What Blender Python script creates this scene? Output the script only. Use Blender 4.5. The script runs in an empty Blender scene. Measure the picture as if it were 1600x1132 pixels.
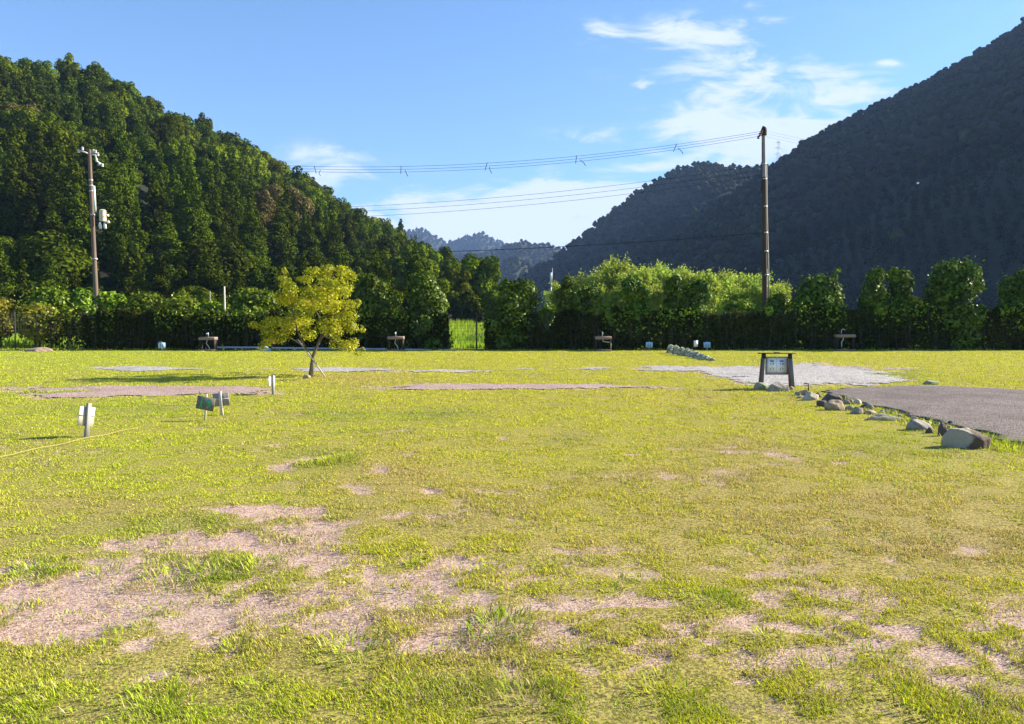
import bpy, math
import numpy as np
from mathutils import Vector, Matrix

R = math.radians
scene = bpy.context.scene
COL = scene.collection

# ------------------------------------------------------------------ camera, world, sun, exposure
FPX, CXP, CYP, CAMH = 1208.0, 800.0, 566.0, 1.55
PITCH = R(2.94)
cd = bpy.data.cameras.new("camera")
cam = bpy.data.objects.new("camera", cd)
COL.objects.link(cam)
cam.location = (0, 0, CAMH)
cam.rotation_euler = (R(90) - PITCH, 0, 0)
cd.sensor_width = 36.0
cd.lens = 36.0 * FPX / 1600.0
cd.clip_start = 0.05
cd.clip_end = 12000
scene.camera = cam

SUN_EL, SUN_AZ = R(27), R(73)          # azimuth clockwise from the view direction (+Y)
sd = Vector((math.sin(SUN_AZ) * math.cos(SUN_EL), math.cos(SUN_AZ) * math.cos(SUN_EL), math.sin(SUN_EL)))
sl = bpy.data.lights.new("sun", 'SUN')
sl.energy = 5.0
sl.angle = R(0.5)
sl.color = (1.0, 0.91, 0.74)
so = bpy.data.objects.new("sun", sl)
COL.objects.link(so)
so.rotation_euler = sd.to_track_quat('Z', 'Y').to_euler()
so.location = (60, 30, 60)

scene.render.engine = 'CYCLES'
cy = scene.cycles
cy.max_bounces = 6
cy.diffuse_bounces = 3
cy.glossy_bounces = 2
cy.transmission_bounces = 4
cy.volume_bounces = 0
cy.transparent_max_bounces = 4
cy.use_denoising = True
try:
    cy.denoising_prefilter = 'ACCURATE'
    cy.denoising_input_passes = 'RGB_ALBEDO_NORMAL'
except Exception:
    pass
vs = scene.view_settings
vs.view_transform = 'Standard'
vs.look = 'None'
vs.exposure = 1.68
vs.gamma = 1.0
vs.use_curve_mapping = False

SKY_STRENGTH = 0.059
world = bpy.data.worlds.new("World")
scene.world = world
world.use_nodes = True


class NT:
    """small helper to write node trees"""
    def __init__(self, tree, clear=True):
        self.t = tree
        if clear:
            tree.nodes.clear()

    def n(self, typ, **kw):
        nd = self.t.nodes.new(typ)
        for k, v in kw.items():
            setattr(nd, k, v)
        return nd

    def l(self, a, b):
        self.t.links.new(a, b)

    def math(self, op, a, b=None, c=None, clamp=False):
        nd = self.n('ShaderNodeMath', operation=op, use_clamp=clamp)
        for i, v in enumerate((a, b, c)):
            if v is None:
                continue
            if isinstance(v, (int, float)):
                nd.inputs[i].default_value = v
            else:
                self.l(v, nd.inputs[i])
        return nd.outputs[0]

    def mix(self, f, a, b, blend='MIX'):
        nd = self.n('ShaderNodeMix', data_type='RGBA', blend_type=blend)
        for s, v in ((nd.inputs[0], f), (nd.inputs[6], a), (nd.inputs[7], b)):
            if isinstance(v, (int, float)):
                s.default_value = v
            elif isinstance(v, (tuple, list)):
                s.default_value = (*v[:3], 1)
            else:
                self.l(v, s)
        return nd.outputs[2]

    def noise(self, vec=None, scale=5.0, detail=3.0, rough=0.55, dist=0.0):
        nd = self.n('ShaderNodeTexNoise')
        nd.inputs['Scale'].default_value = scale
        nd.inputs['Detail'].default_value = detail
        nd.inputs['Roughness'].default_value = rough
        nd.inputs['Distortion'].default_value = dist
        if vec is not None:
            self.l(vec, nd.inputs['Vector'])
        return nd.outputs[0]

    def smooth(self, v, lo, hi):
        nd = self.n('ShaderNodeMapRange', interpolation_type='SMOOTHSTEP')
        nd.inputs[1].default_value = lo
        nd.inputs[2].default_value = hi
        self.l(v, nd.inputs[0])
        return nd.outputs[0]

    def attr(self, name):
        return self.n('ShaderNodeAttribute', attribute_name=name)


def build_sky():
    w = NT(world.node_tree)
    out = w.n('ShaderNodeOutputWorld')
    bg = w.n('ShaderNodeBackground')
    bg.inputs[1].default_value = SKY_STRENGTH
    w.l(bg.outputs[0], out.inputs[0])
    sky = w.n('ShaderNodeTexSky', sky_type='NISHITA')
    sky.sun_disc = False
    sky.sun_elevation = SUN_EL
    sky.sun_rotation = SUN_AZ
    sky.air_density = 1.0
    sky.dust_density = 0.3
    sky.ozone_density = 2.0
    tint = w.mix(1.0, sky.outputs[0], (0.74, 0.98, 1.20), 'MULTIPLY')
    tc = w.n('ShaderNodeTexCoord')
    sep = w.n('ShaderNodeSeparateXYZ')
    w.l(tc.outputs['Generated'], sep.inputs[0])
    yy = w.math('MAXIMUM', sep.outputs[1], 0.08)
    u = w.math('DIVIDE', sep.outputs[0], yy)
    v = w.math('DIVIDE', sep.outputs[2], yy)
    clouds = [(1130, 92, 125, 52, .62), (1165, 145, 90, 34, .46), (1100, 185, 60, 20, .5), (1100, 60, 60, 16, .6), (938, 62, 34, 20, .62), (1215, 215, 160, 30, 1.7),
              (1318, 152, 70, 28, 1.2), (965, 268, 75, 8, .9), (770, 325, 170, 30, 1.15), (700, 348, 130, 26, 1.1),
              (525, 246, 66, 18, .9), (505, 275, 80, 16, .7), (992, 140, 26, 8, .5), (1378, 106, 20, 7, .5),
              (800, 374, 220, 20, 1.5), (850, 345, 60, 16, .6), (980, 312, 160, 34, .95), (930, 220, 70, 16, .4),
              (1120, 258, 120, 24, .9), (1165, 35, 45, 18, .65), (1040, 60, 50, 20, .4),
              (-300, 200, 300, 60, .7), (2100, 60, 300, 60, .7), (200, -200, 500, 50, .5), (1300, -250, 500, 70, .6)]
    tot = None
    for (px, py, rx, ry, s) in clouds:
        a = w.math('MULTIPLY_ADD', u, FPX / rx, -(px - 800) / rx)
        b = w.math('MULTIPLY_ADD', v, FPX / ry, -(504 - py) / ry)
        r2 = w.math('ADD', w.math('MULTIPLY', a, a), w.math('MULTIPLY', b, b))
        g = w.math('MULTIPLY', w.math('POWER', 2.718, w.math('MULTIPLY', r2, -1.0)), s)
        tot = g if tot is None else w.math('ADD', tot, g)
    comb = w.n('ShaderNodeCombineXYZ')
    w.l(u, comb.inputs[0])
    w.l(v, comb.inputs[1])
    mp = w.n('ShaderNodeMapping')
    mp.inputs['Rotation'].default_value = (0, 0, R(-16))
    mp.inputs['Scale'].default_value = (8.0, 21.0, 1)
    w.l(comb.outputs[0], mp.inputs[0])
    n1 = w.noise(mp.outputs[0], 1.0, 7.0, 0.62, 1.1)
    mp2 = w.n('ShaderNodeMapping')
    mp2.inputs['Rotation'].default_value = (0, 0, R(-24))
    mp2.inputs['Scale'].default_value = (15.0, 80.0, 1)
    w.l(comb.outputs[0], mp2.inputs[0])
    n2 = w.noise(mp2.outputs[0], 1.0, 4.0, 0.6, 0.6)
    nn = w.math('ADD', w.math('MULTIPLY', n1, 0.72), w.math('MULTIPLY', n2, 0.28))
    den = w.math('ADD', w.math('MULTIPLY', tot, 0.85), w.math('MULTIPLY', w.math('SUBTRACT', nn, 0.5), 4.6))
    cov = w.math('MULTIPLY', w.smooth(den, 0.12, 1.02), w.math('MINIMUM', w.math('MULTIPLY', tot, 2.6), 1.0))
    col = w.mix(w.math('MULTIPLY', cov, 0.9), tint, (5.2, 5.6, 6.1))
    w.l(col, bg.inputs[0])


build_sky()

# ------------------------------------------------------------------ projection helpers (photo pixel <-> place)
CP, SP = math.cos(PITCH), math.sin(PITCH)


def ray(px, py):
    a, b = (px - CXP), (CYP - py)
    return np.array([a, FPX * CP + b * SP, -FPX * SP + b * CP])


def gp(px, py, z=0.0):
    d = ray(px, py)
    t = (z - CAMH) / d[2]
    return np.array([d[0] * t, d[1] * t, z])


def at(px, py, Y):
    d = ray(px, py)
    t = Y / d[1]
    return np.array([d[0] * t, Y, CAMH + d[2] * t])


def topx(x, y, z=0.0):
    dz = z - CAMH
    dep = np.maximum(y * CP - dz * SP, 0.05)
    return CXP + FPX * x / dep, CYP - FPX * (y * SP + dz * CP) / dep


# ------------------------------------------------------------------ noise
def _h(xi, yi, s):
    h = (xi * 374761393 + yi * 668265263 + s * 144269504) & 0xffffffff
    h = ((h ^ (h >> 13)) * 1274126177) & 0xffffffff
    h = (h ^ (h >> 16)) & 0xffffffff
    return h / 4294967295.0


def vn(x, y, s=0):
    x = np.asarray(x, float)
    y = np.asarray(y, float)
    xi = np.floor(x).astype(np.int64)
    yi = np.floor(y).astype(np.int64)
    fx = x - xi
    fy = y - yi
    fx = fx * fx * (3 - 2 * fx)
    fy = fy * fy * (3 - 2 * fy)
    a = _h(xi, yi, s); b = _h(xi + 1, yi, s); c = _h(xi, yi + 1, s); d = _h(xi + 1, yi + 1, s)
    return (a * (1 - fx) + b * fx) * (1 - fy) + (c * (1 - fx) + d * fx) * fy


def fbm(x, y, s=0, o=4):
    v, a, t = 0, 0.5, 0
    for i in range(o):
        v = v + a * vn(x * 2 ** i, y * 2 ** i, s + i * 17)
        t += a
        a *= 0.55
    return v / t


def sstep(v, a, b):
    t = np.clip((v - a) / (b - a), 0, 1)
    return t * t * (3 - 2 * t)


# ------------------------------------------------------------------ object helpers
def link(name, me, parent=None):
    o = bpy.data.objects.new(name, me)
    COL.objects.link(o)
    if parent is not None:
        o.parent = parent
    return o


def tag(o, label=None, cat=None, group=None, kind=None):
    if label:
        o['label'] = label
    if cat:
        o['category'] = cat
    if group:
        o['group'] = group
    if kind:
        o['kind'] = kind
    return o


def empty(name, loc, label, cat, group=None, rz=0.0):
    o = bpy.data.objects.new(name, None)
    COL.objects.link(o)
    o.empty_display_size = 0.2
    o.location = loc
    o.rotation_euler = (0, 0, rz)
    return tag(o, label, cat, group)


def mesh_np(name, V, faces, mats, attrs=None, smooth=False, midx=None):
    """faces: list of (m,k) int arrays"""
    me = bpy.data.meshes.new(name)
    V = np.ascontiguousarray(V, np.float32)
    me.vertices.add(len(V))
    me.vertices.foreach_set('co', V.ravel())
    fl = [np.asarray(f, np.int32) for f in faces if len(f)]
    loops = np.concatenate([f.ravel() for f in fl])
    tot = np.concatenate([np.full(len(f), f.shape[1], np.int32) for f in fl])
    start = np.concatenate([[0], np.cumsum(tot)[:-1]]).astype(np.int32)
    me.loops.add(len(loops))
    me.loops.foreach_set('vertex_index', loops)
    me.polygons.add(len(tot))
    me.polygons.foreach_set('loop_start', start)
    me.polygons.foreach_set('loop_total', tot)
    if smooth:
        me.polygons.foreach_set('use_smooth', np.ones(len(tot), bool))
    if midx is not None:
        me.polygons.foreach_set('material_index', np.asarray(midx, np.int32))
    me.update(calc_edges=True)
    for k, a in (attrs or {}).items():
        a = np.ascontiguousarray(a, np.float32)
        if a.ndim == 2:
            at_ = me.attributes.new(k, 'FLOAT_COLOR', 'POINT')
            if a.shape[1] == 3:
                a = np.concatenate([a, np.ones((len(a), 1), np.float32)], 1)
            at_.data.foreach_set('color', np.ascontiguousarray(a).ravel())
        else:
            at_ = me.attributes.new(k, 'FLOAT', 'POINT')
            at_.data.foreach_set('value', a)
    for m in (mats if isinstance(mats, (list, tuple)) else [mats]):
        me.materials.append(m)
    return me


class MB:
    """collects simple solids into one mesh"""
    def __init__(self):
        self.V, self.F, self.n = [], {}, 0

    def add(self, v, f):
        v = np.asarray(v, float)
        f = np.asarray(f, int)
        self.V.append(v)
        self.F.setdefault(f.shape[1], []).append(f + self.n)
        self.n += len(v)

    def box(self, c, s, rot=None, taper=1.0, bevel=0.0):
        hx, hy, hz = s[0] / 2, s[1] / 2, s[2] / 2
        b = min(bevel, hx * .9, hy * .9)
        if b > 0:
            prof = [(hx - b, -hy), (hx, -hy + b), (hx, hy - b), (hx - b, hy), (-hx + b, hy), (-hx, hy - b), (-hx, -hy + b), (-hx + b, -hy)]
        else:
            prof = [(hx, -hy), (hx, hy), (-hx, hy), (-hx, -hy)]
        n = len(prof)
        v = [(x, y, -hz) for x, y in prof] + [(x * taper, y * taper, hz) for x, y in prof]
        v = np.array(v)
        if rot is not None:
            v = v @ np.array(rot.to_3x3()).T
        v = v + np.array(c)
        q = [(i, (i + 1) % n, n + (i + 1) % n, n + i) for i in range(n)]
        self.add(v, q)
        base = self.n - len(v)
        self.F.setdefault(n, []).append(np.array([[base + i for i in range(n - 1, -1, -1)], [base + n + i for i in range(n)]]))

    def tube(self, pts, rad, n=8, cap=True):
        P = np.asarray(pts, float)
        if np.isscalar(rad):
            rad = [rad] * len(P)
        T = np.gradient(P, axis=0)
        T /= np.linalg.norm(T, axis=1)[:, None] + 1e-9
        up = np.array([0, 0, 1.0]) if abs(T[0][2]) < .9 else np.array([1.0, 0, 0])
        A = np.cross(T[0], up)
        A /= np.linalg.norm(A)
        v = []
        for i in range(len(P)):
            A = A - T[i] * np.dot(A, T[i])
            A /= np.linalg.norm(A) + 1e-9
            B = np.cross(T[i], A)
            for k in range(n):
                th = 2 * math.pi * k / n
                v.append(P[i] + rad[i] * (math.cos(th) * A + math.sin(th) * B))
        q = []
        for i in range(len(P) - 1):
            for k in range(n):
                q.append((i * n + k, i * n + (k + 1) % n, (i + 1) * n + (k + 1) % n, (i + 1) * n + k))
        self.add(v, q)
        base = self.n - len(v)
        if cap:
            self.F.setdefault(n, []).append(np.array([[base + i for i in range(n - 1, -1, -1)], [base + (len(P) - 1) * n + i for i in range(n)]]))

    def build(self, name, mat, parent=None, smooth=False):
        me = mesh_np(name, np.concatenate(self.V), [np.concatenate(f) for f in self.F.values()], mat, smooth=smooth)
        if smooth:
            try:
                me.set_sharp_from_angle(angle=R(40))
            except Exception:
                pass
        return link(name, me, parent)


# ------------------------------------------------------------------ materials
def new_mat(name):
    m = bpy.data.materials.new(name)
    m.use_nodes = True
    return m, NT(m.node_tree)


def mat_leaf(name, dark, light, transl=0.35, objvar=0.35, gloss=0.0, third=None):
    m, t = new_mat(name)
    out = t.n('ShaderNodeOutputMaterial')
    tint = t.attr('tint').outputs['Fac']
    col = t.mix(tint, dark, light)
    if third is not None:
        col = t.mix(t.smooth(tint, 0.84, 1.0), col, third)
    oi = t.n('ShaderNodeObjectInfo')
    k = t.math('MULTIPLY_ADD', oi.outputs['Random'], objvar * 2, 1 - objvar)
    hsv = t.n('ShaderNodeHueSaturation')
    t.l(col, hsv.inputs['Color'])
    t.l(k, hsv.inputs['Value'])
    t.l(t.math('MULTIPLY_ADD', oi.outputs['Random'], 0.03, 0.485), hsv.inputs['Hue'])
    dif = t.n('ShaderNodeBsdfDiffuse')
    t.l(hsv.outputs[0], dif.inputs[0])
    tr = t.n('ShaderNodeBsdfTranslucent')
    tcol = t.mix(0.7, hsv.outputs[0], (1.15, 1.25, 0.5), 'MULTIPLY')
    t.l(tcol, tr.inputs[0])
    mx = t.n('ShaderNodeMixShader')
    mx.inputs[0].default_value = transl
    t.l(dif.outputs[0], mx.inputs[1])
    t.l(tr.outputs[0], mx.inputs[2])
    res = mx.outputs[0]
    if gloss > 0:
        gl = t.n('ShaderNodeBsdfGlossy')
        gl.inputs['Roughness'].default_value = 0.45
        mg = t.n('ShaderNodeMixShader')
        mg.inputs[0].default_value = gloss
        t.l(res, mg.inputs[1])
        t.l(gl.outputs[0], mg.inputs[2])
        res = mg.outputs[0]
    t.l(res, out.inputs[0])
    return m


def mat_plain(name, col, rough=0.7, metal=0.0, var=0.25, scale=12.0, col2=None, bump=0.0, spec=0.3, stretch=(1, 1, 1), bscale=None, thr=(0.35, 0.7)):
    m, t = new_mat(name)
    out = t.n('ShaderNodeOutputMaterial')
    b = t.n('ShaderNodeBsdfPrincipled')
    t.l(b.outputs[0], out.inputs[0])
    tc = t.n('ShaderNodeTexCoord')
    mp = t.n('ShaderNodeMapping')
    mp.inputs['Scale'].default_value = stretch
    t.l(tc.outputs['Object'], mp.inputs[0])
    n = t.noise(mp.outputs[0], scale, 5, 0.6)
    c2 = col2 if col2 is not None else tuple(c * (1 - var) for c in col)
    c = t.mix(t.smooth(n, *thr), col, c2)
    n2 = t.noise(mp.outputs[0], scale * 6, 3, 0.6)
    c = t.mix(t.math('MULTIPLY', n2, var), c, tuple(x * 0.45 for x in col))
    t.l(c, b.inputs['Base Color'])
    b.inputs['Roughness'].default_value = rough
    b.inputs['Metallic'].default_value = metal
    b.inputs['Specular IOR Level'].default_value = spec
    if bump > 0:
        bp = t.n('ShaderNodeBump')
        bp.inputs['Strength'].default_value = bump
        bp.inputs['Distance'].default_value = 0.02
        t.l(t.noise(mp.outputs[0], bscale or scale * 3, 5, 0.65), bp.inputs['Height'])
        t.l(bp.outputs[0], b.inputs['Normal'])
    return m


M = {}
M['hill_dark'] = mat_leaf('evergreen_leaf', (.011, .019, .002), (.096, .130, .008), .10, .38)
M['hill_mid'] = mat_leaf('broadleaf_leaf', (.022, .037, .003), (.170, .225, .011), .12, .32)
M['hill_olive'] = mat_leaf('olive_leaf', (.055, .075, .005), (.22, .26, .018), .14, .25)
M['hill_brown'] = mat_leaf('seeding_leaf', (.05, .045, .013), (.24, .20, .07), .12, .2)
M['cedar'] = mat_leaf('cedar_leaf', (.009, .017, .002), (.102, .140, .008), .08, .35)
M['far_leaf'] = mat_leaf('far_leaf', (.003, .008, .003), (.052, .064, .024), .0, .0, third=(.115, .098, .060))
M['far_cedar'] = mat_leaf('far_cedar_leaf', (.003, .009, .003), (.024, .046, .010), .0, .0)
M['shrub'] = mat_leaf('shrub_leaf', (.008, .020, .002), (.15, .235, .008), .12, .2, .03)
M['shrub_bright'] = mat_leaf('bright_shrub_leaf', (.03, .065, .005), (.24, .33, .016), .18, .2, .02)
M['shrub_yellow'] = mat_leaf('yellow_shrub_leaf', (.10, .11, .008), (.28, .27, .02), .36, .1, .02)
M['creeper'] = mat_leaf('creeper_leaf', (.010, .014, .004), (.075, .085, .020), .16, .2, third=(.15, .105, .055))
M['bamboo'] = mat_leaf('bamboo_leaf', (.13, .19, .035), (.50, .57, .13), .42, .15)
M['maple'] = mat_leaf('maple_leaf', (.10, .155, .010), (.55, .55, .03), .42, .0, .02, third=(.72, .40, .04))
M['silver'] = mat_leaf('silver_leaf', (.22, .25, .19), (.80, .82, .76), .2, .1)
M['bark'] = mat_plain('bark', (.20, .155, .105), .9, var=.5, scale=18, bump=.6, stretch=(1, 1, .25))
M['bark_dark'] = mat_plain('dark_bark', (.06, .045, .035), .9, var=.5, scale=8)
M['culm'] = mat_plain('bamboo_culm', (.20, .25, .06), .6, var=.3, scale=4)
M['dry_vine'] = mat_plain('dry_vine', (.12, .09, .07), .9, var=.5, scale=3)
M['wood_grey'] = mat_plain('weathered_wood', (.36, .33, .31), .85, var=.35, scale=9, stretch=(1, 1, .15), bump=.4)
M['wood_pale'] = mat_plain('pale_wood', (.62, .56, .47), .8, var=.25, scale=9, stretch=(1, 1, .15), bump=.3)
M['wood_brown'] = mat_plain('brown_wood', (.155, .085, .052), .75, var=.45, scale=9, stretch=(1, 1, .12), bump=.4)
M['board_dark'] = mat_plain('sign_board', (.23, .185, .155), .8, var=.35, scale=7, stretch=(.2, 1, 1), bump=.3)
M['green_paint'] = mat_plain('green_paint', (.02, .42, .26), .6, var=.3, scale=30)
M['blue_paint'] = mat_plain('blue_paint', (.05, .22, .55), .6, var=.2, scale=30)
M['sky_board'] = mat_plain('pale_blue_board', (.50, .68, .84), .6, var=.15, scale=10)
M['white_board'] = mat_plain('white_board', (.92, .92, .92), .55, var=.08, scale=10)
M['panel'] = mat_plain('glazed_panel', (.92, .93, .95), .25, var=.03, spec=.6)
M['ink'] = mat_plain('dark_ink', (.06, .07, .13), .6, var=.1)
M['ink_soft'] = mat_plain('faded_ink', (.22, .24, .36), .6, var=.1)
M['slate_post'] = mat_plain('slate_post', (.21, .23, .27), .75, var=.4, scale=8, bump=.3, stretch=(1, 1, .3))
M['rust'] = mat_plain('rust_post', (.20, .095, .06), .8, var=.4, scale=10)
M['black_metal'] = mat_plain('black_metal', (.03, .028, .03), .5, var=.2)
M['concrete_dark'] = mat_plain('stained_concrete', (.085, .055, .042), .85, var=.5, scale=1.2, col2=(.045, .03, .026), stretch=(1, 1, .3))
M['concrete_brown'] = mat_plain('brown_concrete', (.19, .13, .105), .85, var=.3, scale=1.2, stretch=(1, 1, .2))
M['pole_grey'] = mat_plain('grey_steel', (.24, .235, .27), .6, var=.2, scale=3)
M['porcelain'] = mat_plain('porcelain', (.78, .78, .80), .3, var=.06)
M['galv'] = mat_plain('galvanised_steel', (.50, .52, .55), .45, metal=.4, var=.15)
M['conduit'] = mat_plain('pale_conduit', (.66, .72, .70), .5, var=.12)
M['cream_metal'] = mat_plain('cream_metal', (.62, .50, .38), .5, var=.2, scale=4, col2=(.42, .25, .14), thr=(.6, .85))
M['wire'] = mat_plain('wire', (.025, .03, .04), 1.0, var=.05, spec=0.0)
M['fence_wire'] = mat_plain('fence_wire', (.07, .065, .06), .7, var=.2)
M['fence_post'] = mat_plain('fence_post', (.085, .07, .065), .7, var=.3)
M['pvc'] = mat_plain('grey_pvc', (.46, .50, .66), .45, var=.15)
M['sink'] = mat_plain('sink_wood', (.33, .235, .195), .8, var=.35, scale=5, stretch=(.2, 1, 1), bump=.3)
M['rope'] = mat_plain('yellow_rope', (.44, .34, .12), .8, var=.2, scale=60)
M['soil'] = mat_plain('soil', (.36, .26, .21), .95, var=.35, scale=4, bump=.5)
M['bag'] = mat_plain('bag_plastic', (.45, .60, .75), .5, var=.2, scale=6)
M['lilac'] = mat_plain('flower_petal', (.75, .70, .72), .7, var=.1)


def mat_rock(name, c1, c2, moss=0.0, side=False):
    m, t = new_mat(name)
    out = t.n('ShaderNodeOutputMaterial')
    b = t.n('ShaderNodeBsdfPrincipled')
    t.l(b.outputs[0], out.inputs[0])
    tc = t.n('ShaderNodeTexCoord').outputs['Object']
    n = t.noise(tc, 4.5, 6, .65, .4)
    if side:
        sx = t.n('ShaderNodeSeparateXYZ')
        t.l(tc, sx.inputs[0])
        q = t.math('ADD', t.math('MULTIPLY', sx.outputs[0], 2.2), t.math('MULTIPLY', t.math('SUBTRACT', n, .5), 1.1))
        q = t.math('SUBTRACT', q, t.math('MULTIPLY', sx.outputs[2], .9))
        c = t.mix(t.smooth(q, -.14, -.02), c1, c2)
    else:
        c = t.mix(t.smooth(n, .38, .66), c1, c2)
    sp = t.noise(tc, 55, 3, .7)
    c = t.mix(t.math('MULTIPLY', t.smooth(sp, .5, .8), .5), c, tuple(x * .35 for x in c1))
    n3 = t.noise(tc, 2.6, 4, .6)
    if moss > 0:
        c = t.mix(t.math('MULTIPLY', t.smooth(n3, .45, .6), moss), c, (.12, .19, .06))
    t.l(c, b.inputs['Base Color'])
    b.inputs['Roughness'].default_value = .9
    bp = t.n('ShaderNodeBump')
    bp.inputs['Strength'].default_value = .7
    bp.inputs['Distance'].default_value = .03
    t.l(t.noise(tc, 14, 8, .7), bp.inputs['Height'])
    t.l(bp.outputs[0], b.inputs['Normal'])
    return m


M['rock_grey'] = mat_rock('grey_rock', (0.297, 0.260, 0.209), (0.165, 0.145, 0.123))
M['rock_pale'] = mat_rock('pale_rock', (0.506, 0.430, 0.312), (0.297, 0.250, 0.189))
M['rock_dark'] = mat_rock('dark_rock', (0.105, 0.082, 0.074), (0.055, 0.045, 0.041))
M['rock_tan'] = mat_rock('tan_rock', (0.396, 0.300, 0.201), (0.209, 0.160, 0.115))
M['rock_moss'] = mat_rock('mossy_rock', (0.319, 0.290, 0.213), (0.176, 0.170, 0.107), .85)
M['rock_two_tone'] = mat_rock('two_tone_rock', (0.363, 0.310, 0.226), (0.094, 0.060, 0.041), side=True)  # turns dark brown toward the right and bottom of the stone


def mat_vcol(name, transl=0.3, rough=.8):
    """albedo per blade from the attribute col"""
    m, t = new_mat(name)
    out = t.n('ShaderNodeOutputMaterial')
    c = t.attr('col').outputs['Color']
    dif = t.n('ShaderNodeBsdfDiffuse')
    t.l(c, dif.inputs[0])
    tr = t.n('ShaderNodeBsdfTranslucent')
    t.l(c, tr.inputs[0])
    mx = t.n('ShaderNodeMixShader')
    mx.inputs[0].default_value = transl
    t.l(dif.outputs[0], mx.inputs[1])
    t.l(tr.outputs[0], mx.inputs[2])
    t.l(mx.outputs[0], out.inputs[0])
    return m


M['grass'] = mat_vcol('grass_blade', .35)


def mat_ground():
    m, t = new_mat('lawn_ground')
    out = t.n('ShaderNodeOutputMaterial')
    b = t.n('ShaderNodeBsdfPrincipled')
    b.inputs['Roughness'].default_value = .95
    b.inputs['Specular IOR Level'].default_value = .1
    t.l(b.outputs[0], out.inputs[0])
    tc = t.n('ShaderNodeTexCoord').outputs['Object']
    fine = t.noise(tc, 60, 4, .7)
    mid = t.noise(tc, 7, 5, .65)
    big = t.noise(tc, .9, 4, .6)
    bare = t.attr('bare').outputs['Fac']
    col = t.attr('col').outputs['Color']
    g = t.mix(t.math('MULTIPLY', t.smooth(fine, .40, .60), .88), col, (.085, .068, .026))
    g = t.mix(t.math('MULTIPLY', t.smooth(mid, .5, .72), .4), g, (.16, .135, .05))
    grit = t.n('ShaderNodeTexVoronoi')
    grit.inputs['Scale'].default_value = 120
    t.l(tc, grit.inputs['Vector'])
    sepc = t.n('ShaderNodeSeparateColor')
    t.l(grit.outputs['Color'], sepc.inputs[0])
    d = t.mix(sepc.outputs[0], (.19, .12, .10), (.60, .435, .37))
    d = t.mix(t.math('MULTIPLY', t.smooth(mid, .5, .75), .45), d, (.31, .15, .105))
    d = t.mix(t.math('MULTIPLY', t.smooth(big, .5, .7), .35), d, (.36, .28, .235))
    f = t.math('ADD', bare, t.math('MULTIPLY', t.math('SUBTRACT', mid, .5), .9))
    f = t.math('ADD', f, t.math('MULTIPLY', t.math('SUBTRACT', fine, .5), .6))
    c = t.mix(t.smooth(f, .20, .72), g, d)
    t.l(c, b.inputs['Base Color'])
    bp = t.n('ShaderNodeBump')
    bp.inputs['Strength'].default_value = .6
    bp.inputs['Distance'].default_value = .014
    h = t.math('ADD', t.math('MULTIPLY', fine, .6), mid)
    h = t.math('ADD', h, t.math('MULTIPLY', sepc.outputs[1], .25))
    t.l(h, bp.inputs['Height'])
    t.l(bp.outputs[0], b.inputs['Normal'])
    return m


def mat_gravel(name, ca, cb, cc, scale, big_amt=.4):
    m, t = new_mat(name)
    out = t.n('ShaderNodeOutputMaterial')
    b = t.n('ShaderNodeBsdfPrincipled')
    b.inputs['Roughness'].default_value = .9
    b.inputs['Specular IOR Level'].default_value = .2
    t.l(b.outputs[0], out.inputs[0])
    tc = t.n('ShaderNodeTexCoord').outputs['Object']
    v = t.n('ShaderNodeTexVoronoi')
    v.inputs['Scale'].default_value = scale
    t.l(tc, v.inputs['Vector'])
    s = t.n('ShaderNodeSeparateColor')
    t.l(v.outputs['Color'], s.inputs[0])
    c = t.mix(s.outputs[0], ca, cb)
    bg = t.noise(tc, .8, 6, .65, .5)
    c = t.mix(t.math('MULTIPLY', t.smooth(bg, .42, .66), big_amt), c, cc)
    t.l(c, b.inputs['Base Color'])
    bp = t.n('ShaderNodeBump')
    bp.inputs['Strength'].default_value = 1
    bp.inputs['Distance'].default_value = .03
    h = t.math('ADD', s.outputs[1], t.math('MULTIPLY', v.outputs['Distance'], -1))
    t.l(h, bp.inputs['Height'])
    t.l(bp.outputs[0], b.inputs['Normal'])
    return m


M['ground'] = mat_ground()
M['gravel'] = mat_gravel('pale_gravel', (.20, .185, .18), (.62, .585, .565), (.27, .235, .215), 24)
M['gravel_pink'] = mat_gravel('pink_gravel', (.26, .18, .165), (.62, .46, .42), (.34, .20, .175), 36)
M['road'] = mat_gravel('road_gravel', (.11, .085, .08), (.32, .27, .255), (.095, .072, .066), 42, .5)
M['floor_forest'] = mat_plain('forest_floor', (.020, .028, .010), .95, var=.4, scale=.2)

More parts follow.
